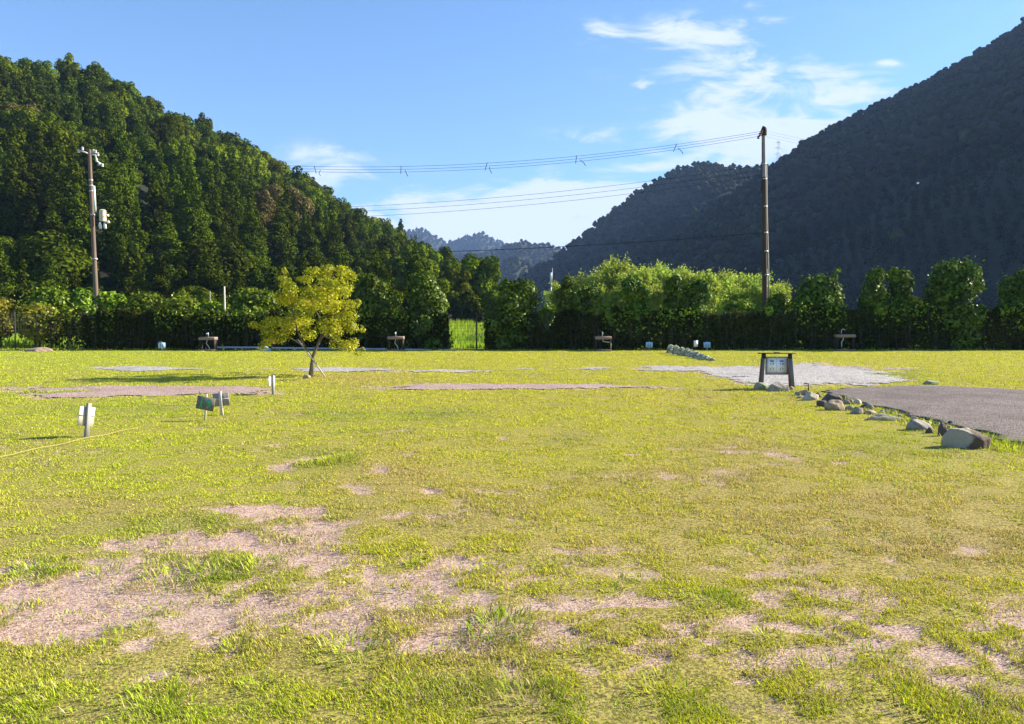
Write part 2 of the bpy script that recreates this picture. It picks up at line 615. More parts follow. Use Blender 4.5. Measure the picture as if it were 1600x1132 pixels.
# ------------------------------------------------------------------ where the lawn is bare, dry or lush (photo read off onto the ground)
BARE = [(150, 935, 330, 62, 1.0), (430, 965, 330, 62, 1.0), (660, 872, 260, 30, .95), (290, 850, 230, 14, .9), (620, 1005, 150, 32, .95),
        (90, 990, 130, 22, .9), (250, 1060, 130, 20, .7), (0, 935, 200, 60, .9), (560, 915, 280, 40, .85),
        (1090, 862, 120, 12, .7), (1000, 885, 90, 10, .6), (960, 946, 120, 12, .75), (1160, 975, 120, 26, .6), (1300, 955, 160, 34, .5), (1060, 985, 90, 20, .6),
        (1260, 1035, 160, 40, .45), (1480, 1060, 170, 50, .5), (1540, 970, 120, 40, .45), (1390, 1010, 160, 40, .5), (1580, 1000, 90, 60, .55),
        (900, 1010, 90, 20, .55), (1150, 905, 120, 12, .45), (860, 900, 120, 22, .8), (760, 935, 170, 40, .75), (700, 1010, 120, 26, .6), (980, 940, 150, 26, .6), (900, 860, 200, 14, .7), (330, 1010, 300, 22, .8), (600, 925, 270, 60, 1.0), (740, 880, 140, 30, .9), (690, 985, 150, 40, .8),
        (434, 732, 28, 5, 1.1), (420, 797, 78, 8, 1.1), (305, 797, 40, 4, .7), (620, 710, 35, 9, .75), (590, 735, 30, 16, .7), (570, 765, 50, 16, .55),
        (490, 832, 50, 26, .7), (675, 766, 28, 5, .95), (986, 712, 16, 3, 1.0), (785, 684, 14, 3, .8), (750, 728, 25, 4, .6), (1220, 710, 20, 3, .8), (1140, 704, 15, 2.5, .7),
        (760, 765, 60, 6, .5), (1330, 722, 30, 4, .6), (490, 716, 20, 3, .4)]
STRIP = [(230, 611, 205, 7.5, 1.4), (120, 616, 80, 9, 1.0), (330, 609, 110, 5, 1.2), (800, 604, 170, 4.2, 1.4), (690, 607, 80, 2.6, 1.1), (960, 604, 70, 2.5, 1.0),
         (1030, 606, 40, 2, .7)]
GRAV = [(215, 576, 62, 3.6, 1.4), (150, 575, 40, 1.6, .9), (300, 577, 40, 1.6, .8), (540, 578, 85, 3.4, 1.4), (700, 580, 70, 2.2, 1.0), (400, 577, 60, 1.3, .7),
        (830, 577, 60, 1.4, .7), (930, 576, 40, 2.6, .85), (1060, 576, 75, 4.6, 1.2), (1150, 581, 60, 9, 1.3), (1270, 586, 110, 15.5, 1.6), (1350, 592, 62, 9, 1.4), (1200, 592, 60, 9, 1.3),
        (1390, 576, 50, 3, .8)]
LUSH = [(515, 722, 60, 18, 1), (330, 893, 120, 22, 1), (420, 880, 90, 14, .8), (785, 990, 55, 16, 1), (90, 612, 80, 6, .8), (60, 890, 40, 12, 1), (5, 965, 16, 22, 1),
        (1400, 588, 40, 8, .8), (1230, 618, 60, 6, .5), (760, 885, 60, 8, .7), (890, 875, 40, 12, .7), (1120, 935, 40, 18, .8), (640, 880, 50, 6, .6),
        (660, 650, 140, 12, .5), (880, 690, 60, 10, .5), (540, 650, 60, 20, .6), (190, 640, 160, 12, .5), (1450, 690, 150, 22, .5),
        (300, 1110, 400, 25, .6), (1050, 1110, 350, 30, .7), (700, 1080, 200, 30, .5), (260, 820, 160, 14, .5)]
DRY = [(620, 745, 110, 40, .9), (1330, 800, 330, 60, .9), (1050, 740, 150, 30, .5), (120, 790, 200, 30, .6), (720, 800, 300, 40, .35), (1500, 850, 200, 60, .8), (1200, 740, 300, 30, .55), (1250, 880, 300, 40, .5), (900, 690, 200, 16, .35),
       (560, 592, 90, 10, .7), (1150, 700, 140, 25, .5), (880, 850, 260, 40, .4), (640, 760, 140, 30, .7), (1180, 620, 300, 14, .3), (900, 760, 200, 40, .3), (450, 1000, 500, 90, .5)]


def blobs(lst, px, py):
    r = np.zeros_like(px)
    for (cx, cy_, rx, ry, s) in lst:
        d = ((px - cx) / rx) ** 2 + ((py - cy_) / ry) ** 2
        r = np.maximum(r, s * np.exp(-d * 0.9))
    return r


ROADP = np.array([gp(1282, 611), gp(1340, 606), gp(1440, 603.5), gp(1600, 609.5), gp(1600, 609.5) + np.array([14, -2.5, 0]), gp(1600, 700) + np.array([9, -6.2, 0]),
                  gp(1600, 700), gp(1560, 690), gp(1500, 673), gp(1450, 661), gp(1400, 648), gp(1350, 634), gp(1316, 623), gp(1288, 615)])[:, :2]


def inpoly(x, y, P):
    c = np.zeros(x.shape, bool)
    j = len(P) - 1
    for i in range(len(P)):
        xi, yi = P[i]
        xj, yj = P[j]
        cond = ((yi > y) != (yj > y)) & (x < (xj - xi) * (y - yi) / (yj - yi + 1e-12) + xi)
        c ^= cond
        j = i
    return c


def fields(x, y):
    """bare, gravel, pink strip, lush, dry at ground points"""
    px, py = topx(x, y)
    ok = (y > 1.5) & (y < 60)
    n1 = fbm(x * 1.3, y * 1.3, 3, 4)
    n2 = fbm(x * 5, y * 5, 9, 3)
    nz = (n1 - .5) * 1.5 + (n2 - .5) * .8
    B = blobs(BARE, px, py)
    S = blobs(STRIP, px, py)
    G = blobs(GRAV, px, py)
    L = blobs(LUSH, px, py)
    D = blobs(DRY, px, py)
    n3 = fbm(x * 14, y * 14, 23, 3)
    bare = np.where(ok, sstep(B + nz * 1.0 + (n3 - .5) * .7, .30, .90), 0)
    rt = np.exp(-(((px - 1350) / 520) ** 2 + ((py - 1000) / 110) ** 2)) + .55 * np.exp(-(((px - 900) / 420) ** 2 + ((py - 940) / 130) ** 2))
    n4 = fbm(x * 4.6, y * 6.0, 19, 4)
    bare = np.maximum(bare, np.where(ok, np.clip(rt, 0, 1) * sstep(n4, .47, .62) * .85, 0))
    bare = np.maximum(bare, .5 * sstep(n1 * .5 + n2 * .5, .60, .72))
    grav = np.where(ok, G + nz * .55 + (n3 - .5) * .55, 0)
    strip = np.where(ok, S + nz * .5 + (n3 - .5) * .55, 0)
    dry = np.clip(D + (n1 - .5) * 1.0, 0, 1)
    lush = np.clip(L * 1.1 + (n1 - .52) * 1.5, 0, 1)
    return bare, grav, strip, lush, dry


def lawn_colour(x, y, lush, dry, rnd=None):
    big = fbm(x * .35, y * .35, 31, 3)
    near = sstep(8.0 - y, 0, 5)
    base = np.stack([.55 + .09 * big, .565 + .03 * big, .034 + 0 * big], -1)
    base[..., 0] *= 1 - .13 * sstep(-x / np.maximum(y, 1), .05, .55)
    g2 = np.array([.20, .36, .018])
    d2 = np.array([.60, .42, .14])
    c = base * (1 - lush[..., None] * .85) + g2 * lush[..., None] * .85
    c = c * (1 - dry[..., None] * .75) + d2 * dry[..., None] * .75
    beyond = sstep(y, 44.5, 46.5)[..., None]
    c = c * (1 - beyond) + np.where((y > 78)[..., None], np.array([.06, .10, .012]), np.array([.24, .38, .03])) * beyond
    return c


# ------------------------------------------------------------------ ground sheet
def axis(lo, hi, fine_lo, fine_hi, d0, k, grow=1.25):
    xs = [fine_lo]
    while xs[-1] < fine_hi:
        xs.append(xs[-1] + max(d0, k * abs(xs[-1])))
    s = d0 * 4
    while xs[-1] < hi:
        s = max(s * grow, .3)
        xs.append(min(xs[-1] + s * 2, hi))
    s = .3
    pre = [xs[0]]
    while pre[-1] > lo:
        s *= grow
        pre.append(max(pre[-1] - s, lo))
    return np.array(pre[:0:-1] + xs)


def build_ground():
    ys = axis(-60, 4000, 2.3, 48, .045, .010)
    xp = axis(0, 2600, 0.0, 36, .06, .011)
    xp = xp[xp >= 0]
    xp = np.unique(np.round(xp, 4))
    xs = np.concatenate([-xp[:0:-1], xp])
    X, Y = np.meshgrid(xs, ys)
    bare, grav, strip, lush, dry = fields(X, Y)
    bare = np.maximum(bare, sstep(strip, .35, .6))
    bare = np.maximum(bare, sstep(grav, .35, .6))
    Z = (fbm(X * .8, Y * .8, 55, 3) - .5) * .05 * ((Y > 1) & (Y < 42)) - .02 * bare * (Y < 40)
    Z = Z - .25 * sstep(Y, 46, 50) + 1.55 * sstep(Y, 55, 112)
    nx, ny = len(xs), len(ys)
    V = np.stack([X, Y, Z], -1).reshape(-1, 3)
    i = np.arange(nx * ny).reshape(ny, nx)
    Q = np.stack([i[:-1, :-1], i[:-1, 1:], i[1:, 1:], i[1:, :-1]], -1).reshape(-1, 4)
    nearf = (1.45 - .45 * sstep(Y, 4, 9) - .75 * sstep(Y, 14, 40))[..., None] * (Y < 44)[..., None]
    col = lawn_colour(X, Y, lush, dry) * .85
    col = col * (1 - .52 * nearf) + np.array([.38, .29, .11]) * .52 * nearf
    me = mesh_np('ground', V, [Q], M['ground'], {'bare': bare.ravel(), 'col': col.reshape(-1, 3)}, smooth=True)
    tag(link('ground', me), kind='structure')


def ground_z(x, y):
    x = np.asarray(x, float); y = np.asarray(y, float)
    return (fbm(x * .8, y * .8, 55, 3) - .5) * .05 * ((y > 1) & (y < 42)) - .25 * sstep(y, 46, 50) + 1.55 * sstep(y, 55, 112)


def sheet(name, mask_fn, x0, x1, y0, y1, dx, dy, mat, dz, label_kind='structure'):
    xs = np.arange(x0, x1, dx)
    ys = np.arange(y0, y1, dy)
    X, Y = np.meshgrid(xs, ys)
    m = mask_fn(X, Y)
    nx, ny = len(xs), len(ys)
    i = np.arange(nx * ny).reshape(ny, nx)
    keep = m[:-1, :-1] & m[1:, 1:] & m[1:, :-1] & m[:-1, 1:]
    Q = np.stack([i[:-1, :-1], i[:-1, 1:], i[1:, 1:], i[1:, :-1]], -1)[keep]
    used, inv = np.unique(Q, return_inverse=True)
    Z = ground_z(X, Y) + dz
    V = np.stack([X, Y, Z], -1).reshape(-1, 3)[used]
    me = mesh_np(name, V, [inv.reshape(Q.shape)], mat, smooth=True)
    return tag(link(name, me), kind=label_kind)


build_ground()
sheet('gravel_path', lambda x, y: fields(x, y)[1] > .52, -16, 22, 17.5, 31, .07, .07, M['gravel'], .006)
sheet('dirt_path', lambda x, y: fields(x, y)[2] > .52, -16, 8, 15, 20.5, .06, .06, M['gravel_pink'], .004)


def build_road():
    x0, y0 = ROADP.min(0)
    x1, y1 = ROADP.max(0)
    xs = np.arange(x0 - .3, x1 + .3, .09)
    ys = np.arange(y0 - .3, y1 + .3, .09)
    X, Y = np.meshgrid(xs, ys)
    jx = (fbm(X * 2, Y * 2, 71, 3) - .5) * .5
    jy = (fbm(X * 2, Y * 2, 72, 3) - .5) * .7
    m = inpoly(X + jx, Y + jy, ROADP)
    nx, ny = len(xs), len(ys)
    i = np.arange(nx * ny).reshape(ny, nx)
    keep = m[:-1, :-1] & m[1:, 1:] & m[1:, :-1] & m[:-1, 1:]
    Q = np.stack([i[:-1, :-1], i[:-1, 1:], i[1:, 1:], i[1:, :-1]], -1)[keep]
    used, inv = np.unique(Q, return_inverse=True)
    Q = inv.reshape(Q.shape)
    Z = ground_z(X, Y) + .034 + (fbm(X * 1.5, Y * .7, 80, 3) - .5) * .03
    # the far edge dips to meet the grass
    Z = Z - .018 * sstep(Y - (16.4 + (X - 9) * -.05), 0, 1.2)
    V = np.stack([X, Y, Z], -1).reshape(-1, 3)[used]
    # skirt round the open edge
    e = np.concatenate([Q[:, [0, 1]], Q[:, [1, 2]], Q[:, [2, 3]], Q[:, [3, 0]]])
    key = np.sort(e, 1)
    _, idx, cnt = np.unique(key[:, 0].astype(np.int64) * 10000000 + key[:, 1], return_index=True, return_counts=True)
    be = e[idx[cnt == 1]]
    V2 = V.copy()
    V2[:, 2] -= .16
    n = len(V)
    sk = np.stack([be[:, 1], be[:, 0], be[:, 0] + n, be[:, 1] + n], -1)
    me = mesh_np('road', np.concatenate([V, V2]), [np.concatenate([Q, sk])], M['road'])
    tag(link('road', me), kind='structure')


build_road()


# ------------------------------------------------------------------ foliage generators
def norm(v):
    return v / (np.linalg.norm(v, axis=-1, keepdims=True) + 1e-9)


def cards(C, N, s, rng, asp=.62, droop=0.0):
    """rhombus leaf sprays; returns V (n*4,3), quads"""
    n = len(C)
    N = norm(N)
    r = rng.normal(size=(n, 3))
    r[:, 2] -= droop
    A = norm(np.cross(N, norm(r)))
    if droop > 0:
        A = norm(r - N * np.sum(r * N, 1)[:, None])
    B = np.cross(N, A)
    s = np.asarray(s)[:, None]
    bend = N * s * .18
    V = np.stack([C - A * s + bend * 0, C + B * s * asp + bend, C + A * s, C - B * s * asp + bend], 1).reshape(-1, 3)
    Q = np.arange(n * 4).reshape(n, 4)
    return V, Q


def crown_from_blobs(bl, n, size, rng, shell=.72, upb=.35, asp=.62, droop=0.0, sizevar=.35, squash=1.0, rnd=.5):
    """bl: (k,4..6) centres and radii. Returns V, Q, tint per vertex"""
    bl = np.asarray(bl, float)
    rad = bl[:, 3:6] if bl.shape[1] >= 6 else np.repeat(bl[:, 3:4], 3, 1) * np.array([1, 1, squash])
    w = (rad.prod(1)) ** (2 / 3)
    k = rng.choice(len(bl), n, p=w / w.sum())
    d = rng.normal(size=(n, 3))
    d[:, 2] += .18
    d = norm(d)
    rr = shell + (1.08 - shell) * rng.random(n) ** .7
    C = bl[k, :3] + d * rad[k] * rr[:, None]
    N = d * .85 + rng.normal(size=(n, 3)) * rnd
    N[:, 2] += upb
    s = size * (1 - sizevar + 2 * sizevar * rng.random(n))
    V, Q = cards(C, N, s, rng, asp, droop)
    bt = rng.random(len(bl))
    tint = np.clip(.45 * bt[k] + .55 * rng.random(n), 0, 1)
    return V, Q, np.repeat(tint, 4)


def proto_broad(seed, n=2200, H=10.0, Rr=4.2, size=.42, nb=30, rnd=.5):
    rng = np.random.default_rng(seed)
    bl = []
    for i in range(nb):
        a = rng.random() * 6.283
        t = rng.random()
        z = H * (.28 + .64 * t)
        rmax = Rr * math.sqrt(max(0.05, 1 - ((z / H - .5) / .56) ** 2))
        r = rmax * math.sqrt(rng.random()) * .85
        b = Rr * (.22 + .2 * rng.random())
        bl.append((r * math.cos(a), r * math.sin(a), z, b))
    bl.append((0, 0, H * .55, Rr * .62))
    V, Q, tnt = crown_from_blobs(bl, n, size, rng, rnd=rnd)
    return V, Q, tnt


def proto_cedar(seed, n=2000, H=16.0, Rr=2.6, size=.42):
    rng = np.random.default_rng(seed)
    bl = []
    for i in range(46):
        t = (i + rng.random()) / 46
        z = H * (.10 + .88 * t)
        env = Rr * min(1.0, (1.05 - t) * 1.55) * (.75 + .35 * rng.random())
        a = rng.random() * 6.283
        r = env * .55
        b = max(.28, env * .5)
        bl.append((r * math.cos(a), r * math.sin(a), z, b, b, b * .85))
    for i in range(8):
        t = i / 8
        bl.append((0, 0, H * (.15 + .8 * t), *(max(.25, Rr * .6 * (1.05 - t)),) * 2, H * .09))
    bl = np.array([b if len(b) == 6 else (*b, b[3], b[3]) for b in bl])
    return crown_from_blobs(bl, n, size, rng, droop=.8, upb=.1)


def ico(sub):
    import bmesh
    bm = bmesh.new()
    bmesh.ops.create_icosphere(bm, subdivisions=sub, radius=1.0)
    bm.verts.ensure_lookup_table()
    V = np.array([v.co[:] for v in bm.verts])
    F = np.array([[v.index for v in f.verts] for f in bm.faces])
    bm.free()
    return V, F


def proto_dome(seed, ncard, H, Rr, cs, nb=4, sub=1):
    rng = np.random.default_rng(seed)
    iv, jf = ico(sub)
    VV, FF, TT = [], [], []
    n0 = 0
    bl = [(0, 0, H * .52, Rr * .78)]
    for i in range(nb):
        a = 6.283 * (i + rng.random()) / nb
        r = Rr * (.35 + .35 * rng.random())
        bl.append((r * math.cos(a), r * math.sin(a), H * (.42 + .34 * rng.random()), Rr * (.34 + .2 * rng.random())))
    bl.append((0, 0, H * .8, Rr * .45))
    for (x, y, z, r) in bl:
        v = iv * r * (1 + .3 * (rng.random((len(iv), 1)) - .5)) * np.array([1, 1, .9]) + np.array([x, y, z])
        VV.append(v); FF.append(jf + n0); n0 += len(v)
        TT.append(np.clip(.25 + .3 * rng.random() + .35 * rng.random(len(v)), 0, 1))
    V, Q, t = crown_from_blobs(np.array(bl), ncard, cs, rng, shell=.95, rnd=.35)
    F2 = np.concatenate([Q[:, [0, 1, 2]], Q[:, [0, 2, 3]]]) + n0
    return np.concatenate(VV + [V]), np.concatenate(FF + [F2]), np.concatenate(TT + [t])


def tri(p):
    return p[0], np.concatenate([p[1][:, [0, 1, 2]], p[1][:, [0, 2, 3]]]), p[2]


def trunk_cards(H, r, n=6):
    """vertices and quads of a plain tapered trunk"""
    th = np.arange(n) * 6.283 / n
    a = np.stack([np.cos(th) * r, np.sin(th) * r, np.full(n, -1.0)], -1)
    b = np.stack([np.cos(th) * r * .5, np.sin(th) * r * .5, np.full(n, H)], -1)
    V = np.concatenate([a, b])
    Q = np.array([(i, (i + 1) % n, n + (i + 1) % n, n + i) for i in range(n)])
    return V, Q


def tree_mesh(name, proto, leaf, trunkH, trunkR):
    V, Q, t = proto
    tv, tq = trunk_cards(trunkH, trunkR)
    VV = np.concatenate([V, tv])
    QQ = np.concatenate([Q, tq + len(V)])
    mi = np.concatenate([np.zeros(len(Q)), np.ones(len(tq))])
    return mesh_np(name, VV, [QQ], [leaf, M['bark_dark']], {'tint': np.concatenate([t, np.zeros(len(tv))])}, midx=mi)


# ------------------------------------------------------------------ hills
class Hill:
    """terrain laid out in polar form about the valley floor: skyline table (px, y, ridge distance, foot distance)"""
    def __init__(self, table, treeh, noise_amp=4.0, seed=0, shape=.95, back=.6):
        T = np.array(table, float)
        self.u = (T[:, 0] - 800) / FPX
        az = np.arctan(self.u)
        self.az = az
        te = (504 - T[:, 1]) / FPX * np.cos(az)
        self.Rr = T[:, 2]
        self.Ff = T[:, 3]
        self.H = np.maximum(CAMH + T[:, 2] * te - treeh, 0.2)
        self.amp, self.seed, self.shape, self.back = noise_amp, seed, shape, back

    def z(self, az, d):
        Rr = np.interp(az, self.az, self.Rr)
        Ff = np.interp(az, self.az, self.Ff)
        H = np.interp(az, self.az, self.H)
        t = (d - Ff) / (Rr - Ff)
        up = H * np.clip(t, 0, 1) ** self.shape
        dn = H * (1 - self.back * np.clip(t - 1, 0, 1.6) ** 1.3)
        h = np.where(t > 1, dn, up)
        x, y = d * np.sin(az), d * np.cos(az)
        edge = np.clip(t * 3, 0, 1) * np.clip(H / 25, 0, 1)
        nz = (fbm(x / 45, y / 45, self.seed, 3) - .5) * 2 * self.amp * edge
        if self.amp > 8:
            nz = nz + (np.abs(fbm(x / 150, y / 150, self.seed + 3, 2) - .5) - .12) * 2.6 * self.amp * edge
        nz = nz * np.where(t > .75, np.clip((1.12 - t) / .4, .15, 1), 1)
        return h + nz + .9

    def terrain(self, name, a0, a1, na, nd, dmaxk=1.5):
        az = np.linspace(a0, a1, na)
        t = np.linspace(-.02, dmaxk, nd)
        A, T = np.meshgrid(az, t)
        Rr = np.interp(A, self.az, self.Rr)
        Ff = np.interp(A, self.az, self.Ff)
        D = Ff + (Rr - Ff) * T
        Z = self.z(A, D)
        Z[0] = -.5
        V = np.stack([D * np.sin(A), D * np.cos(A), Z], -1).reshape(-1, 3)
        i = np.arange(na * nd).reshape(nd, na)
        Q = np.stack([i[:-1, :-1], i[:-1, 1:], i[1:, 1:], i[1:, :-1]], -1).reshape(-1, 4)
        return tag(link(name, mesh_np(name, V, [Q], M['floor_forest'], smooth=True)), kind='structure')

    def scatter(self, rng, a0, a1, n, tmax=1.06, tmin=0.0):
        """positions of roughly even ground density"""
        az = a0 + (a1 - a0) * rng.random(n * 3)
        Rm = np.interp(az, self.az, self.Rr).max() * tmax
        F0 = np.interp(az, self.az, self.Ff).min()
        d = np.sqrt(F0 ** 2 + (Rm ** 2 - F0 ** 2) * rng.random(n * 3))
        Rr = np.interp(az, self.az, self.Rr)
        Ff = np.interp(az, self.az, self.Ff)
        H = np.interp(az, self.az, self.H)
        t = (d - Ff) / (Rr - Ff)
        k = (t > tmin) & (t < tmax) & (H > .5)
        return az[k], d[k], t[k]


def thin(x, y, r, rng):
    """Poisson-like thinning on a grid hash"""
    order = rng.permutation(len(x))
    cell = {}
    keep = []
    for i in order:
        cx, cyy = int(x[i] // r), int(y[i] // r)
        ok = True
        for a in (-1, 0, 1):
            for b in (-1, 0, 1):
                for j in cell.get((cx + a, cyy + b), ()):
                    if (x[i] - x[j]) ** 2 + (y[i] - y[j]) ** 2 < r * r:
                        ok = False
                        break
                if not ok:
                    break
            if not ok:
                break
        if ok:
            cell.setdefault((cx, cyy), []).append(i)
            keep.append(i)
    return np.array(keep)


def merge_forest(name, protos, pos, yaw, scl, kind_i, tshift, mats, label):
    """one mesh of many trees; protos: list of (V,Q,t)"""
    VV, QQ, TT, MI = [], [], [], []
    off = 0
    for pi, (V, Q, t) in enumerate(protos):
        idx = np.where(kind_i == pi)[0]
        if not len(idx):
            continue
        c, s = np.cos(yaw[idx]), np.sin(yaw[idx])
        sc = scl[idx]
        X = (V[None, :, 0] * c[:, None] - V[None, :, 1] * s[:, None]) * sc[:, 0:1] + pos[idx, 0:1]
        Y = (V[None, :, 0] * s[:, None] + V[None, :, 1] * c[:, None]) * sc[:, 0:1] + pos[idx, 1:2]
        Z = V[None, :, 2] * sc[:, 1:2] + pos[idx, 2:3]
        VV.append(np.stack([X, Y, Z], -1).reshape(-1, 3))
        QQ.append((Q[None] + (np.arange(len(idx)) * len(V))[:, None, None] + off).reshape(-1, Q.shape[1]))
        TT.append(np.clip(.55 * t[None] + tshift[idx][:, None], 0, 1).reshape(-1))
        off += len(V) * len(idx)
    me = mesh_np(name, np.concatenate(VV), [np.concatenate(QQ)], mats, {'tint': np.concatenate(TT)})
    return tag(link(name, me), label, 'forest', kind='stuff')


def build_left_hill():
    rng = np.random.default_rng(11)
    hill = Hill([(-900, 52, 300, 120), (-300, 72, 285, 112), (0, 92, 280, 108), (100, 114, 275, 106), (180, 115, 272, 105), (235, 157, 272, 105), (300, 184, 275, 105), (350, 208, 282, 106),
                 (400, 232, 290, 108), (450, 270, 300, 112), (500, 297, 306, 116), (550, 329, 312, 122), (600, 350, 318, 130), (640, 384, 322, 140), (700, 412, 322, 156),
                 (740, 428, 318, 172), (785, 462, 310, 190), (810, 484, 300, 210), (850, 502, 300, 230), (900, 503, 300, 235)], 9.0, 4.0, 5, .92)
    hill.terrain('hill', -.78, .075, 190, 90)
    az, d, t = hill.scatter(rng, -.66, -.005, 9000)
    x, y = d * np.sin(az), d * np.cos(az)
    k = thin(x, y, 3.7, rng)
    az, d, t, x, y = az[k], d[k], t[k], x[k], y[k]
    lowk = np.where(t < .42)[0]
    k = np.concatenate([np.where(t >= .42)[0], lowk[thin(x[lowk], y[lowk], 4.6, rng)]])
    az, d, t, x, y = az[k], d[k], t[k], x[k], y[k]
    z = hill.z(az, d)
    px, py = topx(x, y, z + 7)
    n = len(x)
    # kinds: 0..2 broad, 3..4 cedar
    ced = fbm(x / 28, y / 28, 41, 2)
    is_ced = (t < .34) & (ced > .40) & (px < 560) | ((t < .8) & (ced > .66)) | ((t > .97) & (rng.random(n) < .05))
    kind = np.where(is_ced, rng.integers(3, 5, n), rng.integers(0, 3, n))
    olive = fbm(x / 22, y / 22, 77, 2)
    col = np.where(olive + .25 * (rng.random(n) - .5) > .74, 2, np.where(rng.random(n) < .42, 1, 0))     # 0 dark 1 mid 2 olive
    # the light olive shoulder of the ridge and the brown crowns seen on the slope
    inpx = lambda p: (p > 0) & (p < 560)
    sh = np.exp(-(((px - 400) / 70) ** 2 + ((py - 262) / 26) ** 2)) + np.exp(-(((px - 225) / 22) ** 2 + ((py - 330) / 22) ** 2))
    col = np.where(sh + .4 * (rng.random(n) - .5) > .55, 2, col)
    br = np.zeros(n)
    for (bx, by, r1, r2) in ((32, 205, 28, 34), (325, 238, 13, 10), (440, 330, 34, 16), (690, 388, 30, 12), (665, 378, 20, 9), (470, 345, 18, 9)):
        br = np.maximum(br, np.exp(-(((px - bx) / r1) ** 2 + ((py - by) / r2) ** 2)))
    col = np.where((br > .5) & (rng.random(n) < .7), 3, col)
    kind = np.where((col == 3) & (kind >= 3), 1, kind)
    if 0: print('cedars', (kind >= 3).sum(), 'of', n, 'foot', ((kind >= 3) & (t < .34) & inpx(px)).sum(), ((t < .34) & inpx(px)).sum())
    sw = (.52 + .70 * rng.random(n) ** 1.5) * (1.12 - .32 * np.clip(t, 0, 1))
    shh = sw * (.85 + .35 * rng.random(n))
    cs = kind >= 3
    sw = np.where(cs, (.66 + .36 * rng.random(n)) * (1.1 - .35 * np.clip(t, 0, 1)), sw)
    shh = np.where(cs, (.60 + .40 * rng.random(n)) * (1.1 - .45 * np.clip(t, 0, 1)), shh) * np.where(t < .12, .9, 1)
    # individuals: those that show largest
    show = sw * 8 / d
    inframe = (px > -40) & (px < 815)
    vis = np.where(inframe, show, 0)
    order = np.argsort(-vis)
    ind = order[:250]
    rest = np.setdiff1d(np.arange(n), ind)
    leaf = [M['hill_dark'], M['hill_mid'], M['hill_olive'], M['hill_brown']]
    protos = [proto_broad(1, 9500, 10, 3.7, .20, 24, .32), proto_broad(2, 9500, 9.0, 4.0, .20, 22, .32), proto_broad(3, 9500, 11.5, 3.5, .20, 26, .32), proto_cedar(4, 9000, size=.20), proto_cedar(5, 9000, 17, 2.9, size=.20)]
    cache = {}
    names = {0: ('forest_tree', 'dark green round crowned broadleaf tree on the left hillside', 'dark broadleaf trees on the left hillside'),
             1: ('forest_tree', 'mid green leafy broadleaf tree on the left hillside', 'mid green broadleaf trees on the left hillside'),
             2: ('forest_tree', 'yellowish olive crowned tree on the left hillside', 'olive trees on the left hillside'),
             3: ('forest_tree', 'tan brown crowned tree in seed on the left hillside', 'tan brown trees on the left hillside'),
             4: ('cedar_tree', 'tall dark pointed cedar on the left hillside', 'cedars on the left hillside')}
    for i in ind:
        ci = 4 if kind[i] >= 3 else col[i]
        key = (kind[i], ci)
        if key not in cache:
            pr = protos[kind[i]]
            H = 12 if kind[i] >= 3 else 6
            cache[key] = tree_mesh('hill_tree', pr, M['cedar'] if ci == 4 else leaf[ci], H, .25)
        nm, lb, gr = names[ci]
        o = link(nm, cache[key])
        o.location = (x[i], y[i], z[i] - .3)
        o.rotation_euler = (0, 0, rng.random() * 6.283)
        o.scale = (sw[i], sw[i], shh[i])
        tag(o, lb, 'tree', gr)
    lo = [proto_broad(1, 1500, 10, 3.7, .43, 24, .3), proto_broad(2, 1500, 9, 4.0, .43, 22, .3), proto_broad(3, 1500, 11.5, 3.5, .43, 26, .3), proto_cedar(4, 1200, size=.43), proto_cedar(5, 1200, 17, 2.9, size=.43)]
    for ci, m in ((0, leaf[0]), (1, leaf[1]), (2, leaf[2]), (3, leaf[3]), (4, M['cedar'])):
        sel = rest[(np.where(kind[rest] >= 3, 4, col[rest]) == ci)]
        if not len(sel):
            continue
        nm = ['dark green', 'mid green', 'yellowish olive', 'tan brown', 'dark cedar'][ci]
        P = np.stack([x[sel], y[sel], z[sel] - .3], -1)
        merge_forest('forest', lo, P, rng.random(len(sel)) * 6.283, np.stack([sw[sel], shh[sel]], -1), kind[sel], rng.random(len(sel)) * .45, m,
                     nm + ' canopy of the upper forest on the left hill')
    for i in range(44):
        a = -.60 + .50 * (i + .8 * rng.random()) / 44
        dd = 92 + 9 * rng.random()
        xx, yy = dd * math.sin(a), dd * math.cos(a)
        ks = [k_ for k_ in cache if (k_[0] >= 3) == (i % 2 == 1) and k_[1] != 3 and k_[1] != 2]
        o = link('forest_edge_tree', cache[ks[(i // 2) % len(ks)]])
        sc_ = (.48 + .2 * rng.random()) if i % 2 else (.40 + .2 * rng.random())
        o.location = (xx, yy, float(ground_z(xx, yy)) - .8)
        o.scale = (sc_ * 1.15, sc_ * 1.15, sc_)
        o.rotation_euler = (0, 0, rng.random() * 6.28)
        tag(o, 'low bushy tree along the foot of the left hillside behind the sunny bushes', 'tree', 'bushy trees at the foot of the left hillside')
    # lone cypress standing above the ridge
    V = proto_cedar(9, 1400, 11, 2.4, .45)
    p = at(627, 368, 316)
    o = link('cypress_tree', tree_mesh('cypress_tree', V, M['cedar'], 8, .2))
    o.location = (p[0], p[1], p[2] - 4)
    tag(o, 'lone dark pointed tree standing clear of the ridge end against the sky', 'tree')


